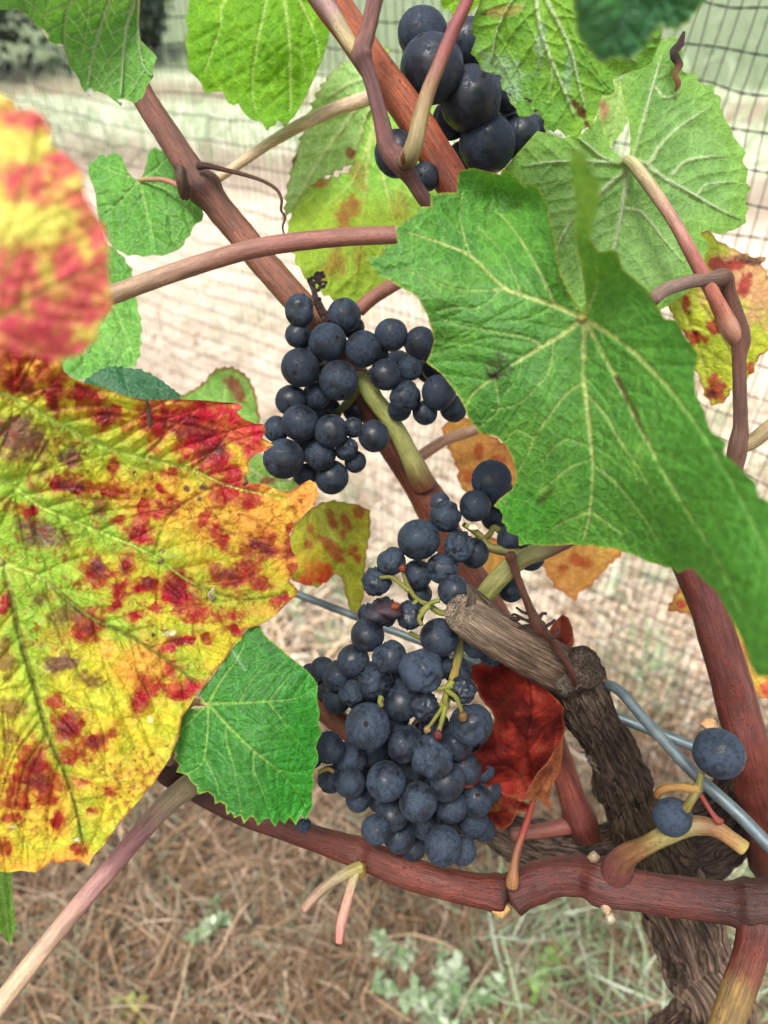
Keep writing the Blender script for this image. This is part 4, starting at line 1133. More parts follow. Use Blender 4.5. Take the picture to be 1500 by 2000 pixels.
def A_col(c, UP=0.0):
    x, y = c['x'], c['y']; N = len(x)
    def cc(h): return np.tile(C(h, .86), (N, 1))
    n = fbm(x/70, y/70, None, 5, 4); n2 = fbm(x/22, y/22, None, 6, 4)
    g = np.clip(np.exp(-(np.minimum(c['dm'], 60)/34)**1.5)*0.95 + (n-.5)*0.9, 0, 1)
    g *= sstep(700, 860, y)*(1-0.65*sstep(300, 560, x))*.85
    g += 0.75*np.exp(-((x-40)/190)**2-((y-1080)/210)**2)
    col = lerp(cc('#c4b630'), cc('#b2b230'), sstep(.4, .62, n2))
    col = lerp(col, cc('#86a834'), np.clip(g, 0, 1))
    col = lerp(col, cc('#dd9440'), spot_mask(c, A_orange, 11, .7, 40, .4))
    up = np.full(N, UP)
    col = lerp(col, cc('#f0d468'), up*0.8)
    halo = spot_mask(c, [(s[0], s[1], s[2]*1.4+3, s[3]*1.4+3)+tuple(s[4:]) for s in A_red], 12, .6, 22, .5, 15, 16)
    red = spot_mask(c, [(q[0], q[1], q[2]*1.22, q[3]*1.22)+tuple(q[4:]) for q in A_red], 12, .38, 22, .5, 15, 16)
    col = lerp(col, cc('#d06a28')*.85, halo*.42)
    redc = lerp(cc('#a82420')*.62, cc('#b81a30')*.72, sstep(.4, .6, n)*sstep(200, 300, x))
    redc = lerp(redc, cc('#b81c34')*1.05, np.exp(-((x-410)/110)**2-((y-840)/70)**2))
    redc = lerp(redc, cc('#d2505f'), up*.85)
    col = lerp(col, redc, red*(.78+.22*sstep(.35, .6, n2)))
    dk = spot_mask(c, A_dark, 13, .5, 16, .55, 12, 12)*.85
    col = lerp(col, cc('#5c1c22'), dk*(1-.8*up)*.85)
    col = lerp(col, cc('#6a3a4c'), dk*spot_mask(c, A_pur, 14, .3, 20, .3)*.6)
    xr = sstep(.60, .68, fbm(cells(x, y, 13, 7)[0]/26, cells(x, y, 13, 7)[1]/26, None, 83, 3))*sstep(.35, .5, n)
    col = lerp(col, cc('#b8522a')*.8, xr*.3*(1-dk))
    # random small flecks
    fl = sstep(.64, .70, fbm(x/9, y/9, None, 81, 3))*sstep(.42, .6, n)
    col = lerp(col, cc('#8a3024'), fl*.7)
    # veins: olive below, paler above
    vc = lerp(cc('#b2c85e'), cc('#6f7230'), sstep(1090, 1180, y))
    col = lerp(col, vc, np.clip(sstep(.2, .9, c['vm'])*.9, 0, 1))
    col = lerp(col, lerp(col*.62, cc('#a8b848'), .25), np.clip(sstep(.2, .9, c['vs'])*.55, 0, 1))
    e = (1-sstep(1.5, 6, c['ed']))*sstep(.42, .55, fbm(x/30, y/30, None, 91, 3))
    col = lerp(col, cc('#8a2c26'), e*.8)
    tinyd = spot_mask(c, [(365,955,7,7),(398,952,8,7),(390,975,5,5),(262,922,4,4),(283,958,4,4),(320,1348,3,3),(430,880,7,9),(300,1240,4,4)], 19, .2, 8, .3)
    col = lerp(col, cc('#4a2a2a'), tinyd*.9)
    pale = spot_mask(c, [(330,1237,14,5,-10),(293,1405,6,7),(412,1160,8,4,-40),(25,1616,7,3),(150,1640,6,3)], 23, .2, 6, .4)
    col = lerp(col, cc('#d8cfae'), pale*.85)
    return col, np.clip(red*.3+dk*.3, 0, 1)
leafA, fA = build_leaf('huge yellow-green autumn leaf blotched with crimson and purple, the largest leaf of the vine', A_out, A_ctrl, A_main, A_col, ML_AUT, vine, A_sub,
    s=3.0, auto=52, ang=48, origin=(3, 1095), relief=.0009, blister=.0013, wave=.0022, seed=1)
build_leaf('blurred pink, red and yellow autumn leaf hanging nearest of all, over the top of the huge yellow-green leaf', U_out, U_ctrl,
    [([(-120,700),(-60,600),(0,480),(60,330),(80,240)],4,1.5),([(-120,700),(0,620),(100,560),(205,520)],4,1.5),([(-120,700),(-10,560),(80,440),(190,400)],3,1.2)], lambda c: A_col(c, 1.0), ML_AUT, vine,
    s=4, auto=60, origin=(-120, 690), relief=.0005, blister=.0008, wave=.0016, seed=51)
# brown split in the upper margin and small upturned scars
sweep('scar', [[x_, y_, float(fA(x_, y_))-.0012, w_] for x_, y_, w_ in ((286, 780, 3.5), (289, 800, 4.5), (291, 818, 5.5), (292, 836, 3))], MSHOOT, leafA, [(0, C('#4c4026', 1.4)), (1, C('#6a5a40', 1.4))], seg=8, step=3, seed=2, rough=.4)
for q, cl in (([(418,1150),(410,1158),(408,1164),(414,1170),(422,1168)], '#c9bfa0'), ([(318,1075),(320,1085),(314,1095),(308,1100)], '#9a7a74'), ([(478,930),(480,940),(474,946)], '#7a5a3a')):
    sweep('scar', [[a, b, float(fA(a, b))-.0012, 3.0] for a, b in q], MSHOOT, leafA, [(0, C(cl, 1.3)), (1, C('#6a3a34', 1.3))], seg=8, step=2, seed=4, rough=.4)
# its stalk runs behind the leaf
sweep('stalk', [[3, 1095, .2235, 9], [-30, 1120, .23, 13], [-90, 1200, .24, 16], [-160, 1400, .27, 17]], MSHOOT, leafA, [(0, C('#a8b060', 1.4)), (1, C('#c08a78', 1.4))], seg=14, step=5, seed=27)

# ---------------------------------------------------------------- long cream leaf stalk rising to the node
sweep('leaf_stalk', [[-120, 2110, .225, 19], [-40, 2012, .23, 19], [0, 1962, .235, 19], [90, 1846, .243, 18], [190, 1726, .252, 18], [275, 1626, .262, 19], [330, 1566, .270, 21], [362, 1540, .275, 23], [385, 1524, .279, 20]], MGREEN, vine,
      [(0, C('#d8bc94', 1.35)), (.35, C('#c8a888', 1.35)), (.55, C('#b5867c', 1.4)), (.75, C('#b07a7a', 1.4)), (.88, C('#b4a07c', 1.4)), (1, C('#8c8060', 1.4))], seg=22, step=4, seed=28, rough=.06)

# ---------------------------------------------------------------- B: big green leaf
B_out = [(716,504),(751,496),(748,483),(777,475),(772,443),(799,427),(813,414),(817,404),(841,403),(841,381),(865,376),(892,376),(893,352),(897,333),(924,328),(945,333),(977,341),(981,329),(999,339),(1025,365),(1033,356),(1052,368),(1068,395),(1079,443),(1087,480),(1095,533),(1111,571),(1134,606),(1141,610),(1145,600),(1141,560),(1136,525),(1125,470),(1121,430),(1126,398),(1122,374),(1117,345),(1111,318),(1118,297),(1134,293),(1146,301),(1153,330),(1172,356),(1171,392),(1157,430),(1153,468),(1170,492),(1196,486),(1207,492),(1216,526),(1240,545),(1264,566),(1284,600),(1300,622),(1324,624),(1330,640),(1336,652),(1364,692),(1356,730),(1360,772),(1376,800),(1380,816),(1388,840),(1420,864),(1414,884),(1440,910),(1476,940),(1482,968),(1510,985),(1580,1040),(1620,1150),(1600,1260),(1545,1300),(1508,1322),(1478,1322),(1464,1296),(1448,1248),(1420,1192),(1400,1156),(1372,1132),(1352,1110),(1340,1112),(1324,1120),(1312,1108),(1300,1108),(1284,1102),(1260,1096),(1240,1084),(1212,1076),(1196,1070),(1180,1072),(1160,1066),(1140,1067),(1116,1063),(1092,1066),(1060,1066),(1030,1063),(1014,1066),(1012,1046),(1002,1044),(992,1040),(986,1024),(980,1020),(982,1006),(976,996),(964,988),(976,974),(1000,956),(1008,932),(1004,904),(992,876),(972,854),(936,846),(926,830),(924,828),(912,812),(908,796),(892,768),(864,732),(846,718),(832,708),(840,692),(848,664),(836,620),(816,580),(780,560),(756,544),(735,538),(738,528),(716,520),(726,512)]
B_ctrl = [(716,510,.213),(850,420,.222),(940,340,.226),(1050,380,.222),(860,560,.212),(1000,520,.213),(1140,620,.206),(1125,310,.132),(1150,400,.150),(1150,480,.174),(1210,500,.178),(1290,610,.176),(1250,640,.184),(980,700,.213),(850,680,.222),(930,800,.222),(1060,800,.211),(1150,800,.203),(1000,950,.232),(975,985,.236),(1100,1000,.216),(1020,1055,.232),(1150,1060,.214),(1330,1110,.186),(1280,950,.182),(1365,700,.166),(1400,860,.157),(1480,960,.146),(1400,1100,.158),(1480,1300,.138),(1580,1120,.130)]
JB = (1142,622)
B_main = [([JB,(1084,597),(1020,576),(983,560),(919,501),(860,475),(796,453)],6,1.5),
          ([JB,(1136,626),(1100,652),(1060,676),(1020,700),(988,720),(944,752),(924,768),(912,788)],6,1.5),
          ([JB,(1140,720),(1144,768),(1156,880),(1158,920),(1152,1000),(1140,1052)],6,1.5),
          ([JB,(1148,636),(1200,732),(1260,852),(1300,928),(1350,1010),(1400,1090),(1450,1200)],5,2),
          ([JB,(1240,690),(1340,800),(1440,960),(1530,1150)],5,2)]
B_sub = [([(1084,594),(1047,517),(999,443),(967,411)],5,1.5),([(983,565),(913,568),(860,555),(807,533),(760,520)],2.8,1),([(1137,615),(1118,585),(1100,544),(1085,500)],3,1.2), ([(1060,675),(1032,660),(988,652),(924,640),(900,636),(870,625)],4,1),([(1138,748),(1108,768),(1076,808),(1044,856),(1032,888),(1012,920)],4.5,1.2),([(1144,768),(1180,808),(1216,868),(1252,920),(1280,980)],4,1.2), ([(1156,896),(1116,912),(1080,940),(1048,964),(1020,984)],3.6,1.2),([(1158,905),(1200,940),(1240,988),(1272,1032),(1288,1064)],3.2,1.2),([(1152,1000),(1108,1016),(1080,1032),(1056,1056)],3,1),([(1152,1000),(1180,1016),(1216,1044)],3,1), ([(1145,612),(1165,560),(1165,510)],4,1.5),([(1044,856),(1012,840),(1000,845),(990,862)],2.4,1),([(966,732),(972,770),(974,800),(955,820),(935,836)],2.4,1),([(919,501),(905,460),(898,420),(905,370)],3,1),([(1020,576),(985,500),(930,440)],2.2,1), ([(983,560),(940,600),(890,600),(850,610)],2,1),([(1080,664),(1075,720),(1045,760),(1010,790),(960,800)],2.4,1),([(1020,700),(1010,740),(985,770)],2,1),([(1150,870),(1100,860),(1060,900)],2,.8),([(1260,852),(1240,900),(1246,950)],2.4,1)]
B_sub = [(p, a_*.72, b_) for p, a_, b_ in B_sub]
B_brown = [(C('#3a2220', 2.2), [(964,714,22,14,20),(981,713,15,21,-30),(967,730,15,11)])]
def B_extra(c, col):
    x, y = c['x'], c['y']; N = len(x)
    d, ar, t = seg_dist(x, y, np.array([(1204,742),(1236,800)]), np.array([(1236,800),(1264,862)]))
    wd = np.interp(ar+t, [0, 1, 2], [9, 7, 2])*(0.7+.6*fbm(x/14, y/14, None, 3, 3))
    side = (x-1204)*(862-742)-(y-742)*(1264-1204) > -300
    col = lerp(col, np.tile(C('#5d4a30', 1.5), (N, 1)), (1-sstep(.6, 1.1, d/np.maximum(wd, .5)))*side*.95)
    col = lerp(col, np.tile(C('#6da82c', 1.6), (N, 1)), np.exp(-((x-1110)/20)**2-((y-300)/260)**2)*0)
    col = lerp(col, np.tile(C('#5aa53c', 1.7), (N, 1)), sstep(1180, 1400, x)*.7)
    col = lerp(col, np.tile(C('#86b848', 1.5), (N, 1)), (1-sstep(430, 500, y))*sstep(1098, 1108, x)*(1-sstep(1176, 1190, x))*.8)  # yellower finger tip, painted lighter as well to offset its downward-facing shade
    yel = sstep(.60, .72, fbm(x/48, y/48, None, 61, 4))
    col = lerp(col, np.tile(C('#4f8f2e', 1.6), (N, 1)), yel*.55)
    oldy = spot_mask(c, [(880,560,50,30),(930,540,40,20)], 8, .6, 20, .5)
    col = lerp(col, np.tile(C('#5f9428', 1.6), (N, 1)), oldy*.5)
    deep = spot_mask(c, [(1035,1010,58,56,0,1),(1010,1000,40,40)], 9, .15, 30, .15)
    col = lerp(col, np.tile(C('#3f8f22', 1.6), (N, 1)), deep*.6)
    bl = spot_mask(c, [(1062,972,22,5,-40),(990,985,5,3)], 10, .4, 10, .4)
    col = lerp(col, np.tile(C('#4a4420', 1.6), (N, 1)), bl*.7)
    return col
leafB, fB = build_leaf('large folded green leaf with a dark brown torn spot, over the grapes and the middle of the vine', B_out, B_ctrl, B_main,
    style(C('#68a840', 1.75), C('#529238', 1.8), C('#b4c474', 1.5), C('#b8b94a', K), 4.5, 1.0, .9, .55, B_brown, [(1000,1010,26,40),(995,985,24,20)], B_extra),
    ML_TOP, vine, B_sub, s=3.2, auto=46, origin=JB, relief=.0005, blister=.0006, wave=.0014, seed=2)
bud(1141, 620, .2056, 11, C('#b9b45e', 1.4), leafB, 31, 'leaf_base', (1.1, .9, .6))
sweep('stalk', [[1142, 622, .206, 13], [1160, 632, .216, 13], [1240, 690, .246, 13], [1300, 760, .275, 14], [1370, 960, .30, 15]], MSHOOT, leafB, [(0, C('#b9b46a', 1.4)), (1, C('#b07a6a', 1.4))], seg=14, step=4, seed=33)

# ---------------------------------------------------------------- C: pale underside at the right
C_out = [(985,330),(1010,300),(1049,256),(1073,261),(1100,270),(1137,261),(1160,240),(1169,224),(1176,246),(1180,267),(1190,285),(1205,302),(1220,313),(1228,308),(1231,290),(1231,267),(1225,213),(1214,175),(1212,155),(1223,144),(1250,110),(1287,80),(1320,70),(1333,100),(1330,130),(1335,141),(1348,144),(1359,141),(1364,160),(1380,166),(1393,163),(1396,184),(1404,186),(1409,192),(1406,208),(1412,224),(1420,240),(1428,251),(1430,264),(1445,282),(1457,299),(1450,312),(1452,320),(1461,330),(1460,341),(1457,356),(1468,368),(1459,378),(1460,389),(1456,398),(1463,407),(1456,420),(1457,435),(1436,448),(1422,452),(1409,459),(1388,453),(1375,448),(1369,459),(1385,475),(1384,486),(1378,496),(1375,512),(1370,533),(1345,570),(1300,600),(1220,640),(1140,620),(1085,580),(1040,520),(1010,480),(990,420),(978,370)]
C_ctrl = [(990,340,.285),(1050,262,.280),(1225,318,.276),(1160,240,.272),(1220,150,.282),(1320,90,.284),(1335,145,.286),(1455,310,.288),(1460,420,.288),(1380,480,.288),(1200,480,.284),(1080,450,.286),(1300,380,.284),(1200,630,.292)]
JC = (1226,319)
C_main = [([JC,(1236,309),(1255,240),(1276,165),(1292,112)],5,2),([JC,(1255,317),(1297,347),(1361,384),(1420,416),(1447,427)],6,1.5),([JC,(1180,309),(1153,288),(1127,267)],5,2),
          ([JC,(1180,317),(1143,315),(1073,317),(1020,325)],5,1.5),([JC,(1217,336),(1164,384),(1110,440),(1080,500)],5,2),([JC,(1225,336),(1215,405),(1201,475),(1185,560)],6,2)]
C_sub = [([(1245,318),(1271,315),(1287,288),(1324,250),(1388,208)],4,1.5),([(1313,341),(1330,322),(1356,309),(1420,304)],3.5,1.5),([(1217,408),(1245,410),(1265,427),(1303,475),(1335,512)],3.5,1.5),([(1361,384),(1380,360),(1440,355)],3,1),([(1276,165),(1300,190),(1330,180)],3,1)]
leafC, fC = build_leaf('pale green leaf seen from below with raised whitish veins, behind the large folded green leaf', C_out, C_ctrl, C_main,
    style(C('#8cba6c', 1.45), C('#6f9f50', 1.45), C('#c6d8a8', 1.5), C('#a8b048', K), 3.5, .9, .9, .75, [(C('#5a2a1c', 1.4), [(1336,143,5,4),(1412,224,3,3),(1452,320,3,3),(1462,368,3,3)])],
          extra=lambda c, col: lerp(col, np.tile(C('#80b440', 1.5), (len(col), 1)), np.clip((1-sstep(10, 60, c['ed']))*.5, 0, 1))),
    ML_UND, vine, C_sub, s=3.4, auto=44, origin=JC, relief=.0008, blister=.0006, wave=.0014, under=True, seed=3, ribs=(MGREEN, C('#b4c890', 1.6)))
sweep('stalk', [[1222, 312, .2735, 9], [1236, 320, .271, 12], [1265, 357, .269, 13], [1313, 427, .268, 12], [1351, 496, .268, 13], [1393, 576, .271, 14], [1425, 640, .276, 18], [1440, 668, .279, 14]], MSHOOT, leafC,
      [(0, C('#b8bc86', 1.4)), (.12, C('#c2b48c', 1.4)), (.3, C('#c09a88', 1.4)), (.55, C('#b06e68', 1.4)), (.8, C('#b4705c', 1.4)), (.9, C('#c89884', 1.4)), (1, C('#a8745e', 1.4))], seg=18, step=3, seed=34)
# dead brown rolled edge
sweep('rolled_edge', [[1336, 62, .279, 3], [1329, 84, .279, 7], [1317, 104, .278, 9], [1326, 126, .279, 8], [1319, 148, .280, 5], [1325, 164, .281, 5], [1319, 178, .282, 2]], MCANE, leafC, [(0, C('#3a1c14', 1.4)), (.5, C('#2a1812', 1.4)), (.8, C('#9a6a4a', 1.4)), (1, C('#6a3420', 1.4))], seg=14, step=3, flat=.5, seed=35, rough=.5)

# ---------------------------------------------------------------- D: underside hanging beside the biggest grapes
D_out = [(930,-60),(940,-10),(935,11),(924,36),(921,64),(930,74),(919,104),(928,112),(935,123),(940,136),(951,141),(968,146),(980,147),(978,162),(981,176),(999,184),(994,192),(996,200),(1009,213),(1010,222),(1015,229),(1033,227),(1044,222),(1049,216),(1056,228),(1063,235),(1062,248),(1066,257),(1075,254),(1081,259),(1088,252),(1096,256),(1105,267),(1112,264),(1118,272),(1127,272),(1134,262),(1137,254),(1148,248),(1154,257),(1160,240),(1164,224),(1170,202),(1175,187),(1188,186),(1201,181),(1199,166),(1196,155),(1212,148),(1233,139),(1250,135),(1271,123),(1290,80),(1300,0),(1290,-60)]
D_ctrl = [(930,0,.232),(921,100,.236),(985,150,.238),(1010,220,.239),(1060,100,.228),(1080,255,.236),(1130,270,.236),(1160,230,.232),(1200,160,.228),(1270,110,.222),(1100,-40,.222),(1280,-40,.21)]
D_main = [([(1035,-60),(1047,0),(1055,53),(1073,107),(1095,160),(1121,224)],6,2),([(1050,-60),(1068,0),(1095,53),(1116,101),(1127,149),(1143,213)],6,2),([(1035,-60),(1000,0),(970,60),(960,120)],3,1.2),([(1060,-60),(1140,0),(1190,70),(1240,120)],4,1.5)]
D_sub = [([(1055,60),(1052,95),(1052,120)],3,1),([(1073,107),(1078,150),(1070,200)],3,1)]
leafD, fD = build_leaf('light green leaf with webby brown-nicked margin hanging right beside the largest grapes', D_out, D_ctrl, D_main,
    style(C('#86b83c', 1.45), C('#6aa23c', 1.45), C('#c3d89c', 1.4), C('#8aa03a', K), 3, .9, .85, .6, [(C('#5a3020', 1.4), [(1122,203,7,10,-30),(1134,222,8,14,-35),(1146,242,5,10,-35),(945,28,8,4),(960,26,6,4)]), (C('#3a2418', 1.4), [(1080,258,4,3),(1015,229,4,3),(1049,216,4,3),(921,64,3,3),(1033,196,7,3,20)]), (C('#b0a860', 1.5), [(985,22,34,12,-10)])],
          [(975,140,40,26),(1000,170,26,20)], extra=lambda c, col: lerp(col, np.tile(C('#9ab89a', 1.45), (len(col), 1)), spot_mask(c, [(975,130,44,22,25),(1000,172,18,18),(1055,90,10,40),(1110,150,8,40)], 9, .5, 9, 1.0)*.55)),
    ML_UND, vine, D_sub, s=3.2, auto=40, origin=(1040, -40), relief=.0009, blister=.0005, wave=.0016, under=True, seed=4, ribs=(MGREEN, C('#b0c888', 1.6)))
# fine web along its ribs and rim
mweb = plain_mat('web', (.42, .48, .42), .4, .5, 900, .2)
rr = random.Random(5)
for i in range(12):
    x, y = rr.choice([(975, 125), (990, 160), (1002, 178), (1012, 205)]); x += rr.uniform(-24, 24); y += rr.uniform(-16, 16)
    q = [(x, y)]
    a = rr.uniform(0, 6.28)
    for k in range(4):
        a += rr.uniform(-1.4, 1.4); x += math.cos(a)*6; y += math.sin(a)*6; q.append((x, y))
    sweep('web_thread', [[u, v, float(fD(u, v))-.0012, .25] for u, v in q], mweb, leafD, [(0, (.7, .7, .7)), (1, (.7, .7, .7))], seg=5, step=2, seed=i, rmin=.00005)

# ---------------------------------------------------------------- E: near blurred dark leaf
E_out = [(1105,-120),(1115,-40),(1121,0),(1124,30),(1127,59),(1140,85),(1159,107),(1169,122),(1185,116),(1207,112),(1226,116),(1244,112),(1265,80),(1280,58),(1292,48),(1310,56),(1329,53),(1348,36),(1361,21),(1377,0),(1400,-60),(1380,-130),(1240,-160)]
E_ctrl = [(1110,-100,.135),(1121,0,.139),(1169,120,.150),(1240,-20,.142),(1250,110,.150),(1370,0,.142),(1380,-120,.135)]
build_leaf('dark blue-green leaf hanging closest in the top right corner', E_out, E_ctrl, [([(1230,-150),(1225,0),(1190,110)],5,2),([(1230,-150),(1290,-40),(1330,45)],4,2)],
    style(C('#4a8648', 1.3), C('#34693e', 1.3), C('#6f9a7c', K), C('#a8c060', K), 6, 1, .5, .3), ML_TOP, vine, s=4, auto=50, origin=(1240, -150), wave=.002, seed=5, teeth=(22, 5))

# ---------------------------------------------------------------- G: underside in the top left corner
G_out = [(-80,-80),(-60,20),(0,19),(16,20),(30,17),(50,26),(70,48),(84,62),(95,80),(110,88),(125,92),(132,108),(135,130),(146,142),(155,155),(158,168),(166,180),(174,188),(182,182),(190,178),(200,182),(210,185),(220,194),(232,204),(237,208),(240,193),(250,196),(264,202),(272,194),(278,193),(284,180),(286,170),(294,158),(300,150),(298,138),(301,128),(307,112),(298,102),(290,94),(281,84),(275,78),(273,60),(272,45),(274,0),(274,-80)]
G_ctrl = [(-60,-60,.20),(0,10,.205),(100,60,.225),(150,150,.236),(235,200,.242),(272,60,.250),(270,190,.245),(305,112,.248),(270,-60,.24),(150,-60,.22)]
G_main = [([(230,-80),(215,0),(185,90),(172,165)],5,2),([(268,-80),(262,0),(245,65),(236,185)],5,2),([(270,-80),(269,0),(270,75),(279,125),(294,148)],4,1.5),([(200,-80),(140,0),(125,60),(130,110)],4,1.5),([(150,-80),(60,-20),(50,20)],4,1.5)]
leafG, fG = build_leaf('green leaf seen from below with pale netted veins, pointing down in the top left corner', G_out, G_ctrl, G_main,
    style(C('#74ac4e', 1.25), C('#5a943e', 1.25), C('#bcd498', 1.4), C('#9aa860', K), 3, .9, .8, .65, [(C('#e4e8dc', 1.3), [(88,66,14,5,50),(174,184,9,8),(236,196,8,4),(118,90,8,4)]), (C('#6a4a34', 1.4), [(238,206,4,3),(300,150,4,3),(175,190,3,3)])]),
    ML_UND, vine, s=3.2, auto=36, origin=(230, -80), relief=.0008, blister=.0005, wave=.0016, under=True, seed=6, ribs=(MGREEN, C('#a8c084', 1.6)))

# ---------------------------------------------------------------- H: sunlit backlit leaf top centre
H_out = [(372,-100),(374,-30),(370,0),(362,40),(368,58),(360,78),(365,100),(366,122),(370,140),(384,152),(395,165),(396,176),(402,182),(418,180),(435,178),(440,190),(445,200),(456,206),(465,202),(472,214),(480,225),(492,234),(502,236),(512,238),(518,252),(522,256),(528,248),(536,246),(542,235),(550,240),(556,248),(562,242),(566,236),(575,228),(582,216),(590,202),(600,185),(606,170),(615,150),(622,132),(630,115),(636,96),(642,75),(644,60),(636,48),(628,20),(620,-20),(600,-100)]
H_ctrl = [(372,-60,.330),(365,100,.325),(400,180,.328),(520,250,.322),(540,60,.312),(640,70,.322),(600,-60,.322),(480,0,.314),(590,200,.325)]
H_main = [([(540,-100),(555,0),(565,90),(567,215)],5,2),([(540,-100),(520,0),(500,100),(492,165),(500,220)],4,1.5),([(535,-100),(440,0),(430,55),(400,140)],4,1.5),([(545,-100),(585,0),(615,65),(622,110)],4,1.5)]
build_leaf('bright lime green leaf glowing against the light beside the top of the reddish cane', H_out, H_ctrl, H_main,
    style(C('#7cb32c', 1.25), C('#68a528', 1.25), C('#b8d878', 1.3), C('#98b040', K), 4, .8, .8, .4, [(C('#7a5a30', 1.4), [(556,246,5,4),(545,236,4,3)])]),
    leaf_mat('leaf_backlit', 40, 1.3, .5, .4, .55, .6, .25), vine, [([(570,85),(590,110),(597,170)],3,1)], s=4, auto=48, origin=(540, -100), wave=.002, seed=7)

# ---------------------------------------------------------------- I: behind, pale above and mottled below
I_out = [(800,100),(735,112),(700,112),(650,140),(630,170),(612,205),(600,240),(588,275),(574,318),(566,350),(560,385),(556,425),(580,398),(604,368),(625,345),(640,325),(660,318),(690,308),(684,330),(668,345),(640,350),(620,356),(600,372),(578,402),(568,425),(562,448),(570,470),(578,505),(590,530),(604,548),(620,562),(640,576),(664,586),(690,592),(720,582),(745,560),(780,525),(850,500),(880,400),(860,250),(830,160)]
I_ctrl = [(735,115,.352),(560,420,.372),(600,250,.365),(640,350,.362),(570,470,.345),(690,590,.340),(850,500,.335),(850,200,.345),(720,350,.348)]
I_main = [([(745,160),(728,230),(715,320),(705,440),(692,570)],6,2),([(745,160),(690,230),(630,310),(580,390)],5,2),([(728,230),(745,330),(770,430),(800,500)],5,2)]
def I_extra(c, col):
    x, y = c['x'], c['y']; N = len(x)
    lo = sstep(330, 420, y-(x-640)*.1)
    col = lerp(col, np.tile(C('#93ad2c', 1.45), (N, 1)), lo*.8)
    sp = spot_mask(c, [(672,425,16,26),(690,400,12,18),(700,350,16,30,0,.6),(660,510,16,34,0,.7),(640,530,14,16,0,.6),(700,500,10,26,0,.6),(625,358,26,8),(780,400,18,24,0,.5),(574,310,5,12),(682,300,12,10)], 31, .6, 14, .7)
    return lerp(col, np.tile(C('#94542c', 1.45), (N, 1)), sp*.85)
build_leaf('pale green blurred leaf lobe behind the slim cream shoot, beside the crossing pinkish stalk', [(760,90),(735,105),(700,112),(676,122),(650,140),(630,170),(612,205),(600,240),(588,275),(574,318),(566,350),(560,385),(556,425),(580,398),(604,368),(632,345),(660,330),(690,318),(715,290),(745,230)],
    [(735,115,.362),(560,420,.385),(600,250,.378),(660,330,.376),(745,230,.364)], [([(745,150),(690,220),(630,305),(575,400)],5,2),([(745,150),(690,160),(640,190)],4,1.5),([(745,150),(715,230),(690,300)],4,1.5)],
    style(C('#a4c884', 1.3), C('#8eb868', 1.3), C('#c4d49c', 1.3), C('#a08a58', K), 4, .7, .8, .5, [(C('#8a5a38', 1.5), [(574,312,6,12),(684,300,10,10)])]), ML_UND, vine, s=4, auto=46, origin=(745, 150), wave=.002, under=True, seed=28, teeth=(24, 6))
build_leaf('green and yellow leaf with rusty blotches, behind the crossing pinkish stalk and above the middle bunch', [(800,120),(760,140),(738,170),(724,215),(712,262),(700,300),(690,322),(682,338),(664,346),(640,350),(620,356),(600,372),(578,402),(568,425),(562,448),(570,470),(578,505),(590,530),(604,548),(620,562),(640,576),(664,586),(690,592),(720,582),(745,560),(780,525),(850,500),(880,400),(860,250),(830,160)], I_ctrl,
    [([(760,150),(732,230),(718,320),(706,440),(692,570)],5,2),([(728,250),(690,350),(620,420)],3.5,1.2),([(728,250),(745,330),(770,430),(800,500)],4,1.5)],
    style(C('#8cc050', 1.3), C('#7ab044', 1.3), C('#bcc878', 1.4), C('#8a8040', K), 4, .7, .8, .5, None, None, I_extra), ML_UND, vine, s=4, auto=46, origin=(760, 150), wave=.002, under=True, seed=8, teeth=(26, 6))

# ---------------------------------------------------------------- J: heart-shaped leaf at upper left
J_out = [(272,352),(258,346),(250,335),(244,322),(238,308),(230,300),(220,298),(208,306),(196,300),(185,314),(175,318),(172,335),(176,352),(184,368),(188,390),(190,415),(194,435),(202,455),(212,472),(222,484),(236,492),(250,500),(266,498),(280,502),(298,498),(318,500),(334,494),(350,487),(360,478),(362,468),(372,460),(376,446),(382,438),(394,432),(398,420),(394,404),(390,390),(380,382),(370,368),(360,352),(350,338),(344,320),(336,300),(326,292),(315,295),(304,288),(295,290),(290,300),(286,318),(280,340)]
J_ctrl = [(272,352,.322),(175,330,.330),(200,460,.326),(280,500,.318),(395,420,.322),(340,300,.330),(300,420,.318),(220,300,.332)]
J_main = [([(272,352),(284,400),(294,440),(303,492)],4,1.2),([(272,352),(238,390),(205,420)],3,1),([(272,352),(320,368),(360,400),(390,415)],3,1),([(272,352),(235,340),(190,322)],3,1),([(272,352),(305,330),(330,305)],3,1)]
lj, fJ = build_leaf('small heart-shaped green leaf joined to the knot of the thin brown cane', J_out, J_ctrl, J_main,
    style(C('#62a032', 1.5), C('#50902e', 1.5), C('#8fbc62', 1.5), C('#7aa04a', K), 3, .7, .7, .4), ML_TOP, vine, s=3.6, auto=34, origin=(272, 352), wave=.002, seed=9)
sweep('stalk', [[272, 352, .321, 4], [300, 350, .317, 4.5], [330, 354, .312, 5], [360, 370, .308, 6], [376, 380, .304, 5]], MSHOOT, lj, [(0, C('#b8a070', 1.4)), (.3, C('#c08c78', 1.4)), (1, C('#a87060', 1.4))], seg=10, step=3, seed=36)

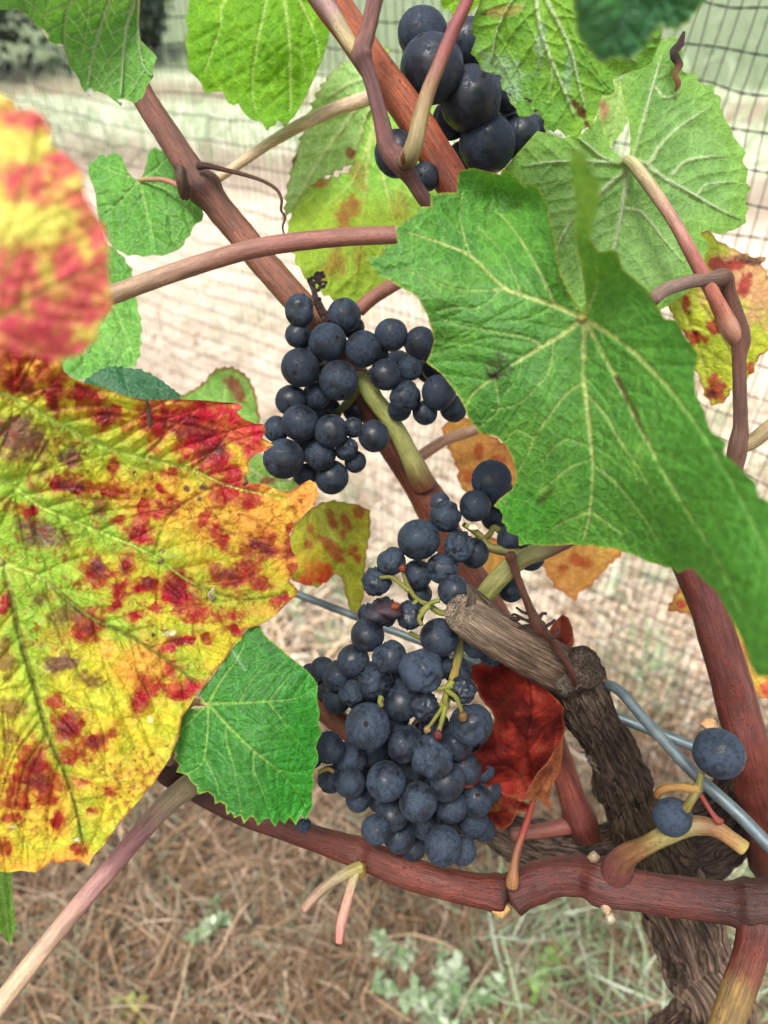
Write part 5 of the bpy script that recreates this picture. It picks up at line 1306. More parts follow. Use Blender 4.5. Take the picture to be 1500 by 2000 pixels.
# ---------------------------------------------------------------- smaller leaves around and behind
def simple(label, out, ctrl, mains, st, mat, seed, s=4.5, teeth=(22, 4), auto=44, **kw):
    return build_leaf(label, out, ctrl, mains, st, mat, vine, s=s, teeth=teeth, auto=auto, seed=seed, **kw)
gK = style(C('#6aa83a', 1.35), C('#549434', 1.35), C('#98c268', 1.4), C('#8aa850', K), 4, .7, .6, .35)
simple('green leaf half hidden behind the upper lobe of the yellow and red leaf', [(190,470),(225,486),(240,505),(256,525),(262,560),(268,600),(276,640),(272,690),(264,712),(230,728),(190,738),(150,740),(110,720),(80,640),(120,520)], [(220,490,.36),(270,650,.352),(120,720,.345),(120,520,.35)],
    [([(150,480),(200,560),(240,640),(262,700)],4,1.5),([(150,480),(160,600),(165,730)],4,1.5)], gK, ML_TOP, 10)
simple('dark bluish green leaf tip peeking over the red shoulder of the autumn leaf', [(150,760),(168,743),(190,726),(205,719),(222,716),(245,719),(270,722),(292,730),(312,741),(330,755),(347,768),(360,800),(260,830),(160,800)], [(170,745,.285),(270,722,.29),(350,770,.285),(260,820,.28)],
    [([(270,830),(255,780),(240,722)],3,1),([(270,830),(310,790),(335,762)],3,1)], style(C('#3f7a48', K), C('#2f6842', K), C('#6fa070', K), None, 4, .7, .5, .3), ML_TOP, 11, teeth=(16, 3))
simple('pale green leaf with a rusty border, behind the red shoulder of the autumn leaf', [(345,780),(365,768),(385,758),(403,744),(412,730),(424,721),(440,718),(455,719),(472,727),(486,740),(496,760),(502,790),(508,835),(470,850),(420,850),(360,810)], [(360,780,.385),(450,720,.39),(500,780,.385),(430,840,.375)],
    [([(430,850),(435,790),(445,725)],3,1),([(430,850),(460,800),(490,760)],3,1)], style(C('#8cb85c', 1.35), C('#74a848', 1.35), C('#b0d080', 1.35), C('#8a4a30', 1.4), 9, .7, .6, .35, [(C('#8a5038', 1.4), [(455,750,14,22,-20),(470,775,10,16,-30)])]), ML_UND, 12, teeth=(18, 3))
simple('small curled pale green leaf under the lowest grapes of the middle bunch', [(470,880),(492,886),(510,884),(520,900),(532,918),(550,932),(566,938),(582,932),(590,945),(580,958),(550,965),(500,960),(470,930)], [(490,886,.325),(580,940,.335),(500,960,.325),(550,935,.33)],
    [([(470,900),(520,935),(580,945)],3,1)], style(C('#9cc46a', 1.35), C('#80ac4c', 1.35), C('#d0e0b0', 1.35), C('#c8d8b0', 1.3), 5, .7, .6, .4, [(C('#8a5a38', 1.4), [(520,940,16,8)])]), ML_UND, 13, teeth=(14, 2))
def O_extra(c, col):
    x, y = c['x'], c['y']; N = len(x)
    sp = spot_mask(c, [(650,1020,8,22,-20),(675,1015,8,18,-20),(700,1000,12,14),(640,1060,34,9,30),(655,1085,20,8,40),(606,1030,8,10),(690,1075,12,10),(700,1090,8,12),(670,1040,6,14),(600,1065,10,12)], 33, .4, 12, .6)
    col = lerp(col, np.tile(C('#a04a2c', 1.4), (N, 1)), sp*.85)
    rd = spot_mask(c, [(622,1118,26,24),(600,1130,20,14)], 34, .3, 14, .4)
    col = lerp(col, np.tile(C('#c03a2a', 1.35), (N, 1)), rd*.95)
    return lerp(col, np.tile(C('#e0b440', 1.3), (N, 1)), spot_mask(c, [(590,1100,40,26)], 35, .6, 14, .4)*.5)
simple('yellow-green leaf streaked rusty red, hanging folded above the galvanised wire', [(560,1060),(580,1020),(600,1000),(625,984),(648,979),(662,980),(690,985),(708,990),(720,998),(723,1012),(722,1040),(716,1070),(713,1095),(711,1120),(711,1150),(706,1180),(698,1196),(686,1192),(680,1178),(674,1150),(668,1128),(655,1118),(640,1134),(620,1145),(600,1143),(575,1135),(555,1110)], [(625,985,.355),(720,1000,.362),(710,1150,.368),(690,1190,.37),(600,1140,.355),(560,1080,.35),(672,1060,.345)],
    [([(610,985),(645,1040),(672,1110),(690,1185)],4,1.5),([(610,985),(600,1060),(600,1130)],3,1),([(610,985),(670,1000),(710,1040)],3,1)], style(C('#b8b83a', 1.35), C('#98a83a', 1.35), C('#c0c060', 1.35), C('#a06a3a', K), 5, .8, .6, .35, None, None, O_extra), ML_UND, 14, teeth=(24, 3))
og = lambda: style(C('#e2ac50', 1.25), C('#d8924a', 1.25), C('#e8c070', 1.25), C('#c06a3a', 1.3), 7, .9, .6, .4, [(C('#c8642c', 1.3), [(935,880,10,16),(970,900,18,10),(915,930,10,14),(985,935,14,10),(1130,1095,22,12,20),(1100,1110,10,8)])])
simple('orange autumn leaf behind the upper grapes of the lower bunch', [(862,835),(880,822),(905,815),(930,820),(945,842),(965,856),(985,868),(1002,892),(1012,925),(1012,985),(970,990),(935,975),(908,958),(897,940),(896,915),(884,890),(872,862)], [(870,830,.395),(1000,890,.40),(900,950,.39),(1000,980,.395)],
    [([(1000,990),(965,920),(900,835)],4,1.5),([(1000,990),(960,960),(905,945)],3,1)], og(), ML_AUT, 15)
simple('peach-orange autumn leaf hanging below the margin of the large folded green leaf', [(1040,1040),(1100,1030),(1180,1040),(1215,1062),(1210,1085),(1190,1102),(1172,1122),(1150,1146),(1135,1152),(1120,1172),(1106,1160),(1088,1148),(1072,1125),(1062,1105),(1050,1080)], [(1050,1050,.40),(1210,1065,.41),(1120,1165,.405),(1060,1110,.40)],
    [([(1110,1030),(1115,1090),(1119,1160)],4,1.5),([(1110,1030),(1160,1070),(1195,1090)],3,1)], og(), ML_AUT, 16)
simple('orange autumn leaf deep behind the grapes and the cut spur', [(930,1060),(960,1050),(985,1062),(990,1095),(975,1125),(950,1130),(930,1110)], [(930,1060,.40),(990,1090,.40),(950,1130,.40)],
    [([(955,1050),(958,1120)],3,1)], og(), ML_AUT, 26, teeth=(16, 3))
def R_extra(c, col):
    x, y = c['x'], c['y']; N = len(x)
    pinkm = spot_mask(c, [(1440,540,60,50),(1480,560,40,60),(1400,560,26,40),(1450,620,40,20)], 41, .7, 22, .7)
    col = lerp(col, np.tile(C('#e09a80', 1.2), (N, 1)), pinkm*.75)
    rd = spot_mask(c, [(1395,765,22,22),(1396,735,8,9),(1392,640,14,14),(1360,660,20,12),(1430,520,40,10,-10),(1400,515,18,14),(1465,715,8,16),(1450,560,14,24,20),(1340,655,12,10),(1440,775,10,10),(1340,590,8,18)], 42, .35, 13, .6)
    col = lerp(col, np.tile(C('#b02c30', 1.4), (N, 1)), rd*.9)
    dk = spot_mask(c, [(1390,768,10,8),(1460,508,34,7,10),(1360,650,8,5),(1330,570,6,10),(1345,610,5,5)], 43, .4, 10, .6)
    return lerp(col, np.tile(C('#5a2a2a', 1.4), (N, 1)), dk*.8)
simple('autumn leaf of lime, pink and crimson behind the slim brown side shoot', [(1365,470),(1380,448),(1392,462),(1410,478),(1428,484),(1440,492),(1460,498),(1475,506),(1497,500),(1484,518),(1500,540),(1530,600),(1530,650),(1500,684),(1488,690),(1476,704),(1468,728),(1450,745),(1428,760),(1418,780),(1404,788),(1390,788),(1378,770),(1370,745),(1360,720),(1345,690),(1350,672),(1330,640),(1306,600),(1320,560),(1350,520)],
    [(1380,455,.318),(1495,505,.328),(1520,620,.33),(1400,785,.335),(1345,690,.325),(1310,600,.318),(1430,620,.315)], [([(1300,545),(1360,580),(1430,600),(1510,610)],4,1.5),([(1300,545),(1350,640),(1390,770)],4,1.5),([(1300,545),(1380,520),(1460,515)],4,1.5),([(1360,580),(1410,660),(1450,730)],3,1)],
    style(C('#c2ca3a', 1.1), C('#a8bc38', 1.1), C('#d0d070', 1.2), C('#a04a3a', K), 6, .9, .6, .35, None, None, R_extra), ML_AUT, 17, s=3.8, teeth=(24, 4))
simple('orange-yellow autumn leaf behind the thick dark red cane beside the lone blue grape', [(1305,1190),(1320,1160),(1334,1140),(1380,1150),(1420,1180),(1445,1210),(1462,1248),(1480,1290),(1505,1325),(1520,1368),(1490,1362),(1467,1347),(1452,1320),(1440,1280),(1400,1230),(1350,1200)], [(1315,1185,.36),(1340,1145,.365),(1462,1250,.36),(1500,1350,.35),(1400,1220,.355)],
    [([(1320,1160),(1400,1200),(1460,1290),(1505,1360)],4,1.5)], style(C('#dca444', 1.3), C('#d8b848', 1.3), C('#d8c060', 1.3), C('#c05a3a', 1.3), 8, .9, .5, .3, [(C('#c84a34', 1.3), [(1500,1345,22,16),(1462,1275,8,20,-20),(1330,1180,10,8)])]), ML_AUT, 18)
def T_extra(c, col):
    x, y = c['x'], c['y']; N = len(x)
    w_ = spot_mask(c, [(462,1283,12,3,60),(472,1300,12,3,55)], 51, .5, 6, .8)
    col = lerp(col, np.tile(C('#a8c8a0', 1.5), (N, 1)), w_*.5)
    g = sstep(520, 600, x+.25*(y-1400))
    return lerp(col, np.tile(C('#2f9a22', 1.6), (N, 1)), g*.6)
T_out = [(406,1377),(398,1372),(387,1359),(398,1340),(411,1326),(428,1302),(443,1279),(458,1258),(476,1237),(488,1225),(495,1219),(509,1223),(518,1242),(534,1254),(546,1265),(560,1276),(574,1289),(588,1300),(602,1312),(614,1326),(621,1340),(619,1358),(621,1377),(625,1392),(622,1410),(628,1433),(621,1446),(617,1461),(622,1474),(621,1489),(614,1502),(611,1517),(614,1530),(609,1548),(611,1573),(606,1584),(598,1601),(588,1592),(578,1612),(566,1596),(556,1610),(546,1600),(537,1616),(526,1598),(516,1600),(504,1613),(497,1598),(490,1594),(476,1609),(470,1592),(458,1598),(452,1586),(443,1592),(440,1572),(430,1566),(420,1571),(418,1556),(406,1546),(387,1552),(384,1536),(373,1527),(366,1514),(354,1510),(344,1508),(350,1494),(340,1482),(344,1474),(336,1464),(346,1446),(350,1430),(352,1410),(355,1392),(364,1386),(373,1384),(388,1384)]
T_ctrl = [(406,1375,.240),(495,1222,.246),(340,1480,.242),(390,1545,.240),(500,1450,.233),(620,1350,.243),(625,1450,.246),(605,1595,.246),(500,1605,.236)]
JT = (406,1374)
T_main = [([JT,(434,1326),(462,1289),(478,1255)],3.6,1),([JT,(467,1373),(523,1370),(579,1363),(616,1340)],3.6,1),([JT,(443,1415),(495,1466),(541,1503),(583,1550),(602,1588)],4,1),([JT,(406,1424),(399,1480),(387,1499),(368,1510)],3.2,1),([JT,(380,1400),(356,1425)],2.4,1)]
T_sub = [([(467,1373),(490,1331),(518,1298)],2.6,1),([(523,1370),(555,1331),(575,1305)],2.4,.8),([(495,1466),(496,1505),(510,1540),(528,1590)],2.6,.8),([(443,1415),(441,1443),(457,1499),(471,1585)],2.8,.8),([(523,1370),(560,1420),(600,1470)],2.4,.8),([(399,1480),(420,1520),(430,1555)],2,.8),([(541,1503),(575,1510),(605,1505)],2,.8)]
leafT, fT = build_leaf('small rounded green leaf with saw-toothed margin, tucked under the lower edge of the autumn leaf', T_out, T_ctrl, T_main,
    style(C('#4c9c36', 1.9), C('#3f8a32', 1.9), C('#8fc05a', K), C('#b0c04a', K), 3.5, .8, .9, .6, None, [(580,1500,44,90),(590,1430,26,50)], T_extra), ML_TOP, vine, T_sub, s=2.8, auto=30, origin=JT, relief=.0005, blister=.0008, wave=.0015, seed=19)
sweep('stalk', [[406, 1374, .240, 6], [392, 1372, .246, 7], [370, 1376, .256, 8], [340, 1420, .27, 9], [330, 1490, .28, 9]], MSHOOT, leafT, [(0, C('#b8b070', 1.4)), (.3, C('#c09a88', 1.4)), (1, C('#b08070', 1.4))], seg=12, step=3, seed=37)
simple('narrow folded green leaf hanging below the autumn leaf at its lowest corner', [(-60,1640),(0,1660),(20,1690),(25,1702),(24,1730),(26,1760),(29,1785),(31,1806),(34,1812),(27,1822),(26,1832),(17,1846),(10,1836),(8,1830),(0,1820),(-30,1800),(-60,1780)], [(0,1690,.245),(25,1700,.25),(18,1840,.255),(-40,1780,.24)],
    [([(-5,1650),(2,1740),(16,1838)],3,1),([(10,1660),(18,1740),(22,1820)],2.4,1)], style(C('#86b850', 1.4), C('#6aa03c', 1.4), C('#b0d080', 1.4), C('#98b860', K), 3, .8, .6, .4), ML_UND, 20, s=3, teeth=None)
simple('small lime green leaf tip between the cane and the light green leaf, above the largest grapes', [(850,-30),(868,22),(878,14),(884,34),(892,52),(900,30),(918,24),(935,8),(940,-40)], [(860,0,.32),(890,45,.325),(930,0,.32)],
    [([(890,-40),(890,40)],3,1)], style(C('#8cc030', 1.3), C('#7ab030', 1.3), C('#b8d878', 1.35), None, 3, .7, .6, .4), ML_UND, 21, teeth=(12, 2))
simple('pale green leaf sliver with reddish flush between the two undersides beside the side shoot', [(1160,215),(1175,180),(1205,150),(1222,160),(1228,200),(1226,235),(1214,258),(1200,275),(1190,288),(1178,262)], [(1165,215,.34),(1220,160,.345),(1190,285,.34),(1225,220,.342)],
    [([(1215,150),(1205,210),(1192,278)],3,1)], style(C('#98bc68', 1.35), C('#84ac54', 1.35), C('#b8d090', 1.35), None, 3, .7, .6, .4, [(C('#a07a58', 1.4), [(1180,215,10,20)])]), ML_UND, 22, teeth=(14, 2))

# ================================================================== loose dried leaves
def dryst(base, dark, hi):
    def f(c):
        x, y = c['x'], c['y']; N = len(x)
        n = fbm(x/34, y/34, None, c['seed']+3, 4); n2 = fbm(x/9, y/9, None, c['seed']+5, 3)
        col = lerp(np.tile(dark, (N, 1)), np.tile(base, (N, 1)), np.clip(sstep(.3, .62, n)+(n2-.5)*.4, 0, 1))
        col = lerp(col, np.tile(hi, (N, 1)), sstep(.58, .72, n)*.6)
        col = lerp(col, col*.5, sstep(.2, .9, np.maximum(c['vm'], c['vs']*.6))*.6)
        e = (1-sstep(1, 6, c['ed']))
        col = lerp(col, np.tile(C('#a8603e', 1.4), (N, 1)), e*.45)
        return col, np.full(N, .05)
    return f
X_out = [(905,1312),(920,1300),(935,1296),(946,1288),(958,1282),(974,1279),(990,1290),(1010,1300),(1028,1308),(1042,1320),(1056,1334),(1074,1352),(1090,1368),(1102,1382),(1100,1400),(1105,1422),(1098,1450),(1094,1484),(1078,1496),(1072,1520),(1066,1545),(1050,1560),(1042,1570),(1030,1560),(1016,1566),(1004,1554),(990,1558),(978,1548),(960,1544),(948,1536),(935,1526),(922,1538),(908,1540),(904,1522),(908,1500),(902,1484),(905,1468),(920,1472),(934,1464),(942,1450),(952,1436),(960,1420),(966,1404),(960,1388),(948,1376),(936,1360),(930,1340),(920,1326)]
X_ctrl = [(910,1312,.318),(974,1282,.302),(1060,1340,.292),(1102,1390,.300),(1010,1390,.281),(970,1400,.300),(950,1440,.296),(905,1480,.280),(908,1535,.284),(1000,1480,.290),(1050,1450,.287),(1095,1480,.306),(1040,1565,.292),(980,1545,.296),(940,1350,.316)]
dl, fX = build_leaf(None, X_out, X_ctrl, [([(1046,1566),(1035,1500),(1030,1440),(1040,1380),(1030,1310)],4,1.5),([(1046,1566),(1000,1500),(920,1500)],4,1.2),([(1046,1566),(1075,1480),(1090,1400)],3,1.2)],
    dryst(C('#9c3022', 1.7), C('#641a14', 1.7), C('#b4553e', 1.7)), ML_DRY, None, s=2.8, auto=34, origin=(1042, 1566), relief=.001, blister=.0007, wave=.009, seed=23, name='dried_leaf', wrinkle=.0014)
tag(dl, 'crumpled dark red dried leaf lodged beside the grapes under the cut spur', 'dried leaf')
sweep('stalk', [[1042, 1560, .292, 5], [1034, 1590, .288, 6.5], [1022, 1625, .284, 7], [1010, 1662, .281, 7.5], [1004, 1695, .279, 9], [1001, 1718, .278, 13], [999, 1732, .278, 12]], MSHOOT, dl,
      [(0, C('#b04a3c', 2.5)), (.4, C('#b0483c', 2.5)), (.6, C('#a8694a', 2.3)), (1, C('#c08a54', 2.3))], seg=12, step=3, seed=38)
# folded lower lobes belong to the same dead leaf
build_leaf(None, [(1100,1440),(1098,1480),(1092,1510),(1080,1530),(1074,1556),(1078,1582),(1064,1574),(1052,1558),(1040,1566),(1024,1556),(1036,1530),(1050,1508),(1068,1490)], [(1100,1440,.300),(1080,1570,.290),(1030,1555,.288),(1070,1500,.286)],
    [([(1042,1566),(1075,1510),(1096,1450)],3,1)], dryst(C('#a8623c', 2.1), C('#7c4028', 2.1), C('#b87a4c', 2.1)), ML_DRY, dl, s=3, origin=(1042, 1566), wave=.003, seed=24, name='folded_lobe', wrinkle=.002)
build_leaf(None, [(930,1520),(965,1540),(1000,1555),(1045,1575),(1032,1585),(1010,1588),(1000,1608),(982,1622),(962,1612),(940,1606),(925,1570)], [(930,1530,.305),(1040,1575,.296),(970,1615,.306),(1000,1580,.300)],
    [([(1042,1572),(990,1585),(950,1590)],3,1)], dryst(C('#8a3020', 2.1), C('#54180f', 2.1), C('#a8703c', 2.1)), ML_DRY, dl, s=3, origin=(1042, 1572), wave=.003, seed=25, name='folded_lobe', wrinkle=.002)
d2, _ = build_leaf(None, [(1066,1262),(1070,1235),(1082,1215),(1098,1200),(1110,1206),(1118,1225),(1122,1255),(1112,1275),(1090,1285)], [(1070,1240,.312),(1098,1202,.318),(1120,1250,.308),(1090,1280,.30)],
    [([(1090,1282),(1095,1240),(1099,1205)],3,1)], dryst(C('#a44a34', 2.1), C('#7a2c1e', 2.1), C('#bc6a48', 2.1)), ML_DRY, None, s=3, origin=(1090, 1282), wave=.003, seed=27, name='dried_leaf', wrinkle=.002)
tag(d2, 'small curled rust-red dried leaf standing behind the dead bunch stalk above the knob', 'dried leaf')

# ================================================================== GRAPES
MGRAPE = grape_mat('grape_skin')
MSCAR = plain_mat('grape_scar', (.012, .009, .008), .8, .2, 4, .5)
MRACH = cane_mat('bunch_stalk', .5, .4, .5, .5, .3)

def grape_mesh(kind, seed):
    """unit grape: pole scar at +Z, stem pit at -Z; kind 0 plump, 1 dented, 2 shrivelled"""
    nu, nv = 36, 24
    V = [(0, 0, 1.0)]
    for i in range(1, nv):
        th = math.pi*i/nv
        for j in range(nu):
            ph = 2*math.pi*j/nu
            V.append((math.sin(th)*math.cos(ph), math.sin(th)*math.sin(ph), math.cos(th)))
    V.append((0, 0, -1.0))
    V = np.array(V)
    r = 1 + 0.035*(fbm(V[:, 0]*1.1+seed*3, V[:, 1]*1.1, V[:, 2]*1.1, seed, 2)-.5)*2
    ang = np.arccos(np.clip(V[:, 2], -1, 1))
    r -= 0.030*np.exp(-(ang/0.13)**2)
    r -= 0.10*np.exp(-((math.pi-ang)/0.25)**2)
    shr = np.zeros(len(V))
    if kind == 1:
        rr = random.Random(seed)
        for k in range(3):
            d = np.array([rr.gauss(0, 1), rr.gauss(0, 1), rr.gauss(0, .6)]); d /= np.linalg.norm(d)
            r -= 0.13*np.exp(-((1-V@d)/0.10)**2)
        n = fbm(V[:, 0]*2.2+seed, V[:, 1]*2.2, V[:, 2]*1.3, seed+9, 3)
        r -= 0.18*sstep(.50, .72, n); r += .014*np.clip(1-np.abs(fbm(V[:, 0]*4+seed, V[:, 1]*4, V[:, 2]*2, seed+39, 3)-.5)*7, -1, 1); shr[:] = .6
    if kind == 2:
        n = 1-np.abs(fbm(V[:, 0]*2.4+seed, V[:, 1]*2.4, V[:, 2]*0.9, seed+9, 3)-.5)*7
        n2 = 1-np.abs(fbm(V[:, 0]*5+seed, V[:, 1]*5, V[:, 2]*2.2, seed+19, 3)-.5)*6
        r += 0.17*np.clip(n, -1, 1) - .10 + .06*np.clip(n2, -1, 1); shr[:] = 1
        r -= 0.16*(fbm(V[:, 0]*1.2+7, V[:, 1]*1.2, V[:, 2]*1.2, seed+29, 2)-.5)*2
    V = V*r[:, None]*np.array([1, 1, 1.03])
    Fc = [(0, 1+j, 1+(j+1) % nu) for j in range(nu)]
    for i in range(nv-2):
        for j in range(nu):
            a = 1+i*nu+j; b = 1+i*nu+(j+1) % nu
            Fc.append((a, a+nu, b+nu, b))
    l = len(V)-1; b0 = 1+(nv-2)*nu
    Fc += [(l, b0+(j+1) % nu, b0+j) for j in range(nu)]
    me = bpy.data.meshes.new('grape')
    me.from_pydata(V.tolist(), [], Fc)
    me.polygons.foreach_set('use_smooth', [True]*len(me.polygons))
    at = me.attributes.new('shr', 'FLOAT', 'POINT'); at.data.foreach_set('value', shr.astype(np.float32))
    me.materials.append(MGRAPE); me.update()
    return me
PLUMP = [grape_mesh(0, s) for s in range(1, 9)]
DENT = [grape_mesh(1, s) for s in range(11, 16)]
SHRV = [grape_mesh(2, s) for s in range(21, 27)]
def scar_mesh(seed):
    V = []; nr, na = 3, 9
    for i in range(nr):
        for j in range(na):
            t = (i+.15)/(nr-1+.15); a = j/na*6.283
            w_ = 1+.5*(float(vn(np.array([math.cos(a)*2+9]), np.array([math.sin(a)*2+9]), None, seed)[0])-.5)*2*t
            V.append((math.cos(a)*.115*t*w_, math.sin(a)*.115*t*w_, 1.03*(.978+.010*(1-t)*(j % 2)-.004*(t > .9))))
    Fc = [(i*na+j, (i+1)*na+j, (i+1)*na+(j+1) % na, i*na+(j+1) % na) for i in range(nr-1) for j in range(na)] + [tuple(range(na))]
    me = bpy.data.meshes.new('scar'); me.from_pydata(V, [], Fc); me.materials.append(MSCAR); me.update()
    return me
SCARS = [scar_mesh(s) for s in range(4)]

def bunch(label, group, origin_px, base, grapes, seed, maxd=0.06, fill=0, bloom=1.0):
    """grapes: front to back (px, py, r px[, kind[, (sx, sy)]]); sx, sy place the scar on the visible face"""
    o = P(*origin_px)
    root = empty('grape_bunch', o)
    tag(root, label, 'bunch of grapes', group)
    r = random.Random(seed)
    placed = []
    grapes = list(grapes)
    src = [g for g in grapes if g[2] > 27]
    for k in range(fill):
        a, b_ = r.sample(src, 2)
        if math.hypot(a[0]-b_[0], a[1]-b_[1]) > 130: continue
        grapes.append(((a[0]+b_[0])/2, (a[1]+b_[1])/2, r.uniform(24, 30), 0, None, .028))
    for g in grapes:
        px, py, rp = g[:3]; kind = g[3] if len(g) > 3 else 0
        b = base(px, py) if callable(base) else base
        d = b + (g[5] if len(g) > 5 else 0)
        for (qx, qy, qd, qr) in placed:
            rr = rp*d/F
            dxy = math.hypot(px-qx, py-qy)*d/F
            s = (rr+qr)*0.93
            if dxy < s:
                d = max(d, qd + math.sqrt(s*s-dxy*dxy)*0.9)
        d = min(d, b+maxd)
        rw = rp*d/F
        placed.append((px, py, d, rw))
        me = r.choice(PLUMP if kind == 0 else DENT if kind == 1 else SHRV)
        ob = bpy.data.objects.new('grape', me); COL.objects.link(ob)
        ob.parent = root
        p = P(px, py, d)
        ob.location = p-o
        vis = g[4] if len(g) > 4 and g[4] else None
        if vis:
            sx, sy = vis
        else:
            a = r.uniform(0, 6.28); m = r.uniform(.35, 1.1)
            sx, sy = math.cos(a)*m, abs(math.sin(a))*m*(1 if r.random() < .8 else -1)
        q = math.hypot(sx, sy)
        if q > .98 and vis: sx, sy = sx/q*.98, sy/q*.98
        zz = math.sqrt(max(0.0, 1-min(1, sx*sx+sy*sy)))
        dirv = Vector(tuple(RGT*sx - UPV*sy - FWD*zz))
        rot = dirv.to_track_quat('Z', 'Y').to_matrix() @ Matrix.Rotation(r.uniform(0, 6.28), 3, 'Z')
        ob.rotation_euler = rot.to_euler()
        k = 1.0 if kind != 2 else 1.06
        sq = r.uniform(.96, 1.03)
        ob.scale = (rw*k*sq, rw*k*sq, rw*k*(2-sq) if kind else rw*k)
        if q <= 1.0 or vis:
            sc = bpy.data.objects.new('scar', r.choice(SCARS)); COL.objects.link(sc); sc.parent = ob
        bl = g[6] if len(g) > 6 else 1.0
        bl *= bloom*r.uniform(.8, 1.15); ob.color = (bl, bl, bl, 1)
        WORLD[ob] = p
    return root, placed

G1 = 'bunches of dark blue grapes hanging on the vine'
b1, _ = bunch('bunch of the largest dark blue grapes, at the top beside the thick reddish cane', G1, (930, 120, .28), .262,
  [(843,135,61,0,(-.38,-.65)),(919,195,59.5,0,(.3,-.22)),(951,282,54,0,(.5,.6)),(826,68,49,0,(-.78,-.5)),(1011,265,44,0,(.4,.3)),(775,300,44,0,(.3,.9)),(912,85,45,0,(.9,.2)),(985,180,40,0),(1046,240,26,0),(880,235,36,0),(832,345,28,0),(975,120,38,0),(905,310,34,0),(1000,215,36,0)], 1, .05, 0, .85)
b2, _ = bunch('small tight bunch of grapes between the thin brown cane and the large green leaf', G1, (708, 740, .31), lambda x, y: .296+.00002*max(0, x-700),
  [(640,668,37,0,(.55,-.05)),(662,743,38,0,(.15,.88)),(586,826,35,0,(-.1,-.5)),(647,842,33,0,(.9,-.1)),(554,896,39,0,(-.75,.3)),(626,888,31,0,(-.35,.5)),(710,682,35,0,(.5,-.3)),(672,616,33,0,(-.1,-.7)),(587,718,38,0),(586,606,31,1),(753,732,31,0),(857,767,35,0,(.1,.85)),(791,774,31,1,(.1,.8)),(764,654,32,0),(822,670,33,0),(648,932,33,0,(.1,.95)),(568,782,30,0),(619,772,28,0),(730,852,31,0),(540,838,26,0),(676,876,24,1),(694,902,22,0),(582,655,25,0),(852,685,30,0),(830,806,24,0),(886,798,26,0),(780,800,23,0),(596,928,24,0),(690,835,20,0),(610,690,26,0),(735,690,24,0),(800,720,24,0),(610,800,28,0),(600,870,28,0),(640,800,26,0),(850,720,26,0),(690,640,22,0)], 2, .045, 14)
b3, _ = bunch('long hanging bunch of grapes, partly shrivelled, under the cut grey spur', G1, (945, 1150, .30), lambda x, y: .268+.00004*max(0, y-1480)+.00003*max(0, 700-x)+.00006*max(0, x-880)+.00003*max(0, 1200-y),
  [(824,1309,46,1,(.0,.35),0,1.8),(718,1418,46,0,(-.05,-.35)),(843,1478,38,2),(858,1245,37,0,(.7,.1)),(760,1282,34,1,(.7,-.2),0,1.3),(818,1054,41,0,(-.9,.1)),(928,988,31,0,(-.2,.8)),(897,1066,29,2),(764,1096,29,1),(790,1452,37,1),(920,1415,42,1,(.5,-.5)),(718,1240,33,0),(754,1526,38,0,(-.6,.7)),(816,1566,37,0,(-.1,.75)),(870,1524,39,0),(870,1008,32,1),(886,1154,31,0),(734,1136,26,2),(960,938,39,0,(.4,-.9)),(975,965,30,0),(864,1110,31,1),(732,1330,32,2),(690,1354,25,2),(828,1376,29,2),(784,1372,35,0),(690,1290,32,0),(902,1348,25,2),(866,1652,37,0,(-.5,.6)),(882,1576,30,0),(928,1562,35,0),(642,1460,31,0),(684,1530,29,0),(646,1522,26,1,(-.4,.6)),(734,1620,28,0),(766,1590,32,0),(780,1634,31,0,(-.1,.7)),(902,1660,28,0),(922,1602,32,0),(830,1610,29,0),(750,1195,26,2),(725,1200,22,2),(660,1320,30,0),(630,1306,24,0),(606,1316,20,0),(658,1366,28,0),(640,1345,24,0),(682,1482,34,0),(725,1455,42,0),(806,1655,26,0),(862,1622,26,0),(830,1492,36,0),(925,1080,30,0),(1000,1052,30,0),(998,1150,26,0),(1035,1088,28,0),(860,982,20,0),(815,1122,30,0),(858,1300,26,1),(895,1310,24,2),(800,1500,32,0),(700,1560,26,0),(745,1560,28,0),(890,1450,34,0),(850,1420,30,0),(905,1500,34,0),(940,1500,28,0),(780,1330,32,0),(770,1400,30,0),(930,1260,26,0),(960,1275,26,0),(915,1215,24,0),(1010,1000,26,0),(965,1010,26,0),(950,1540,30,0),(945,1620,24,0),(800,1200,26,2),(820,1160,24,0),(860,1560,30,0),(610,1480,20,0),(700,1500,30,0),(760,1480,32,0),(715,1370,32,0),(835,1430,30,0)], 3, .05, 60)
b4, _ = bunch('pair of grapes left on an orange stalk in front of the galvanised wire', None, (1366, 1530, .25), .247, [(1404,1471,47.5,0,(.92,.35),0,2.1),(1314,1595,37,0,(-.6,-.1),.004,1.5)], 4, .05)
b4['category'] = 'bunch of grapes'
g5 = bpy.data.objects.new('grape', SHRV[1]); COL.objects.link(g5); p = P(594, 1612, .262); g5.location = p; g5.scale = [13*.262/F]*3; WORLD[g5] = p
tag(g5, 'single tiny shrivelled purple grape under the saw-toothed green leaf, against the lowest cane', 'grape')

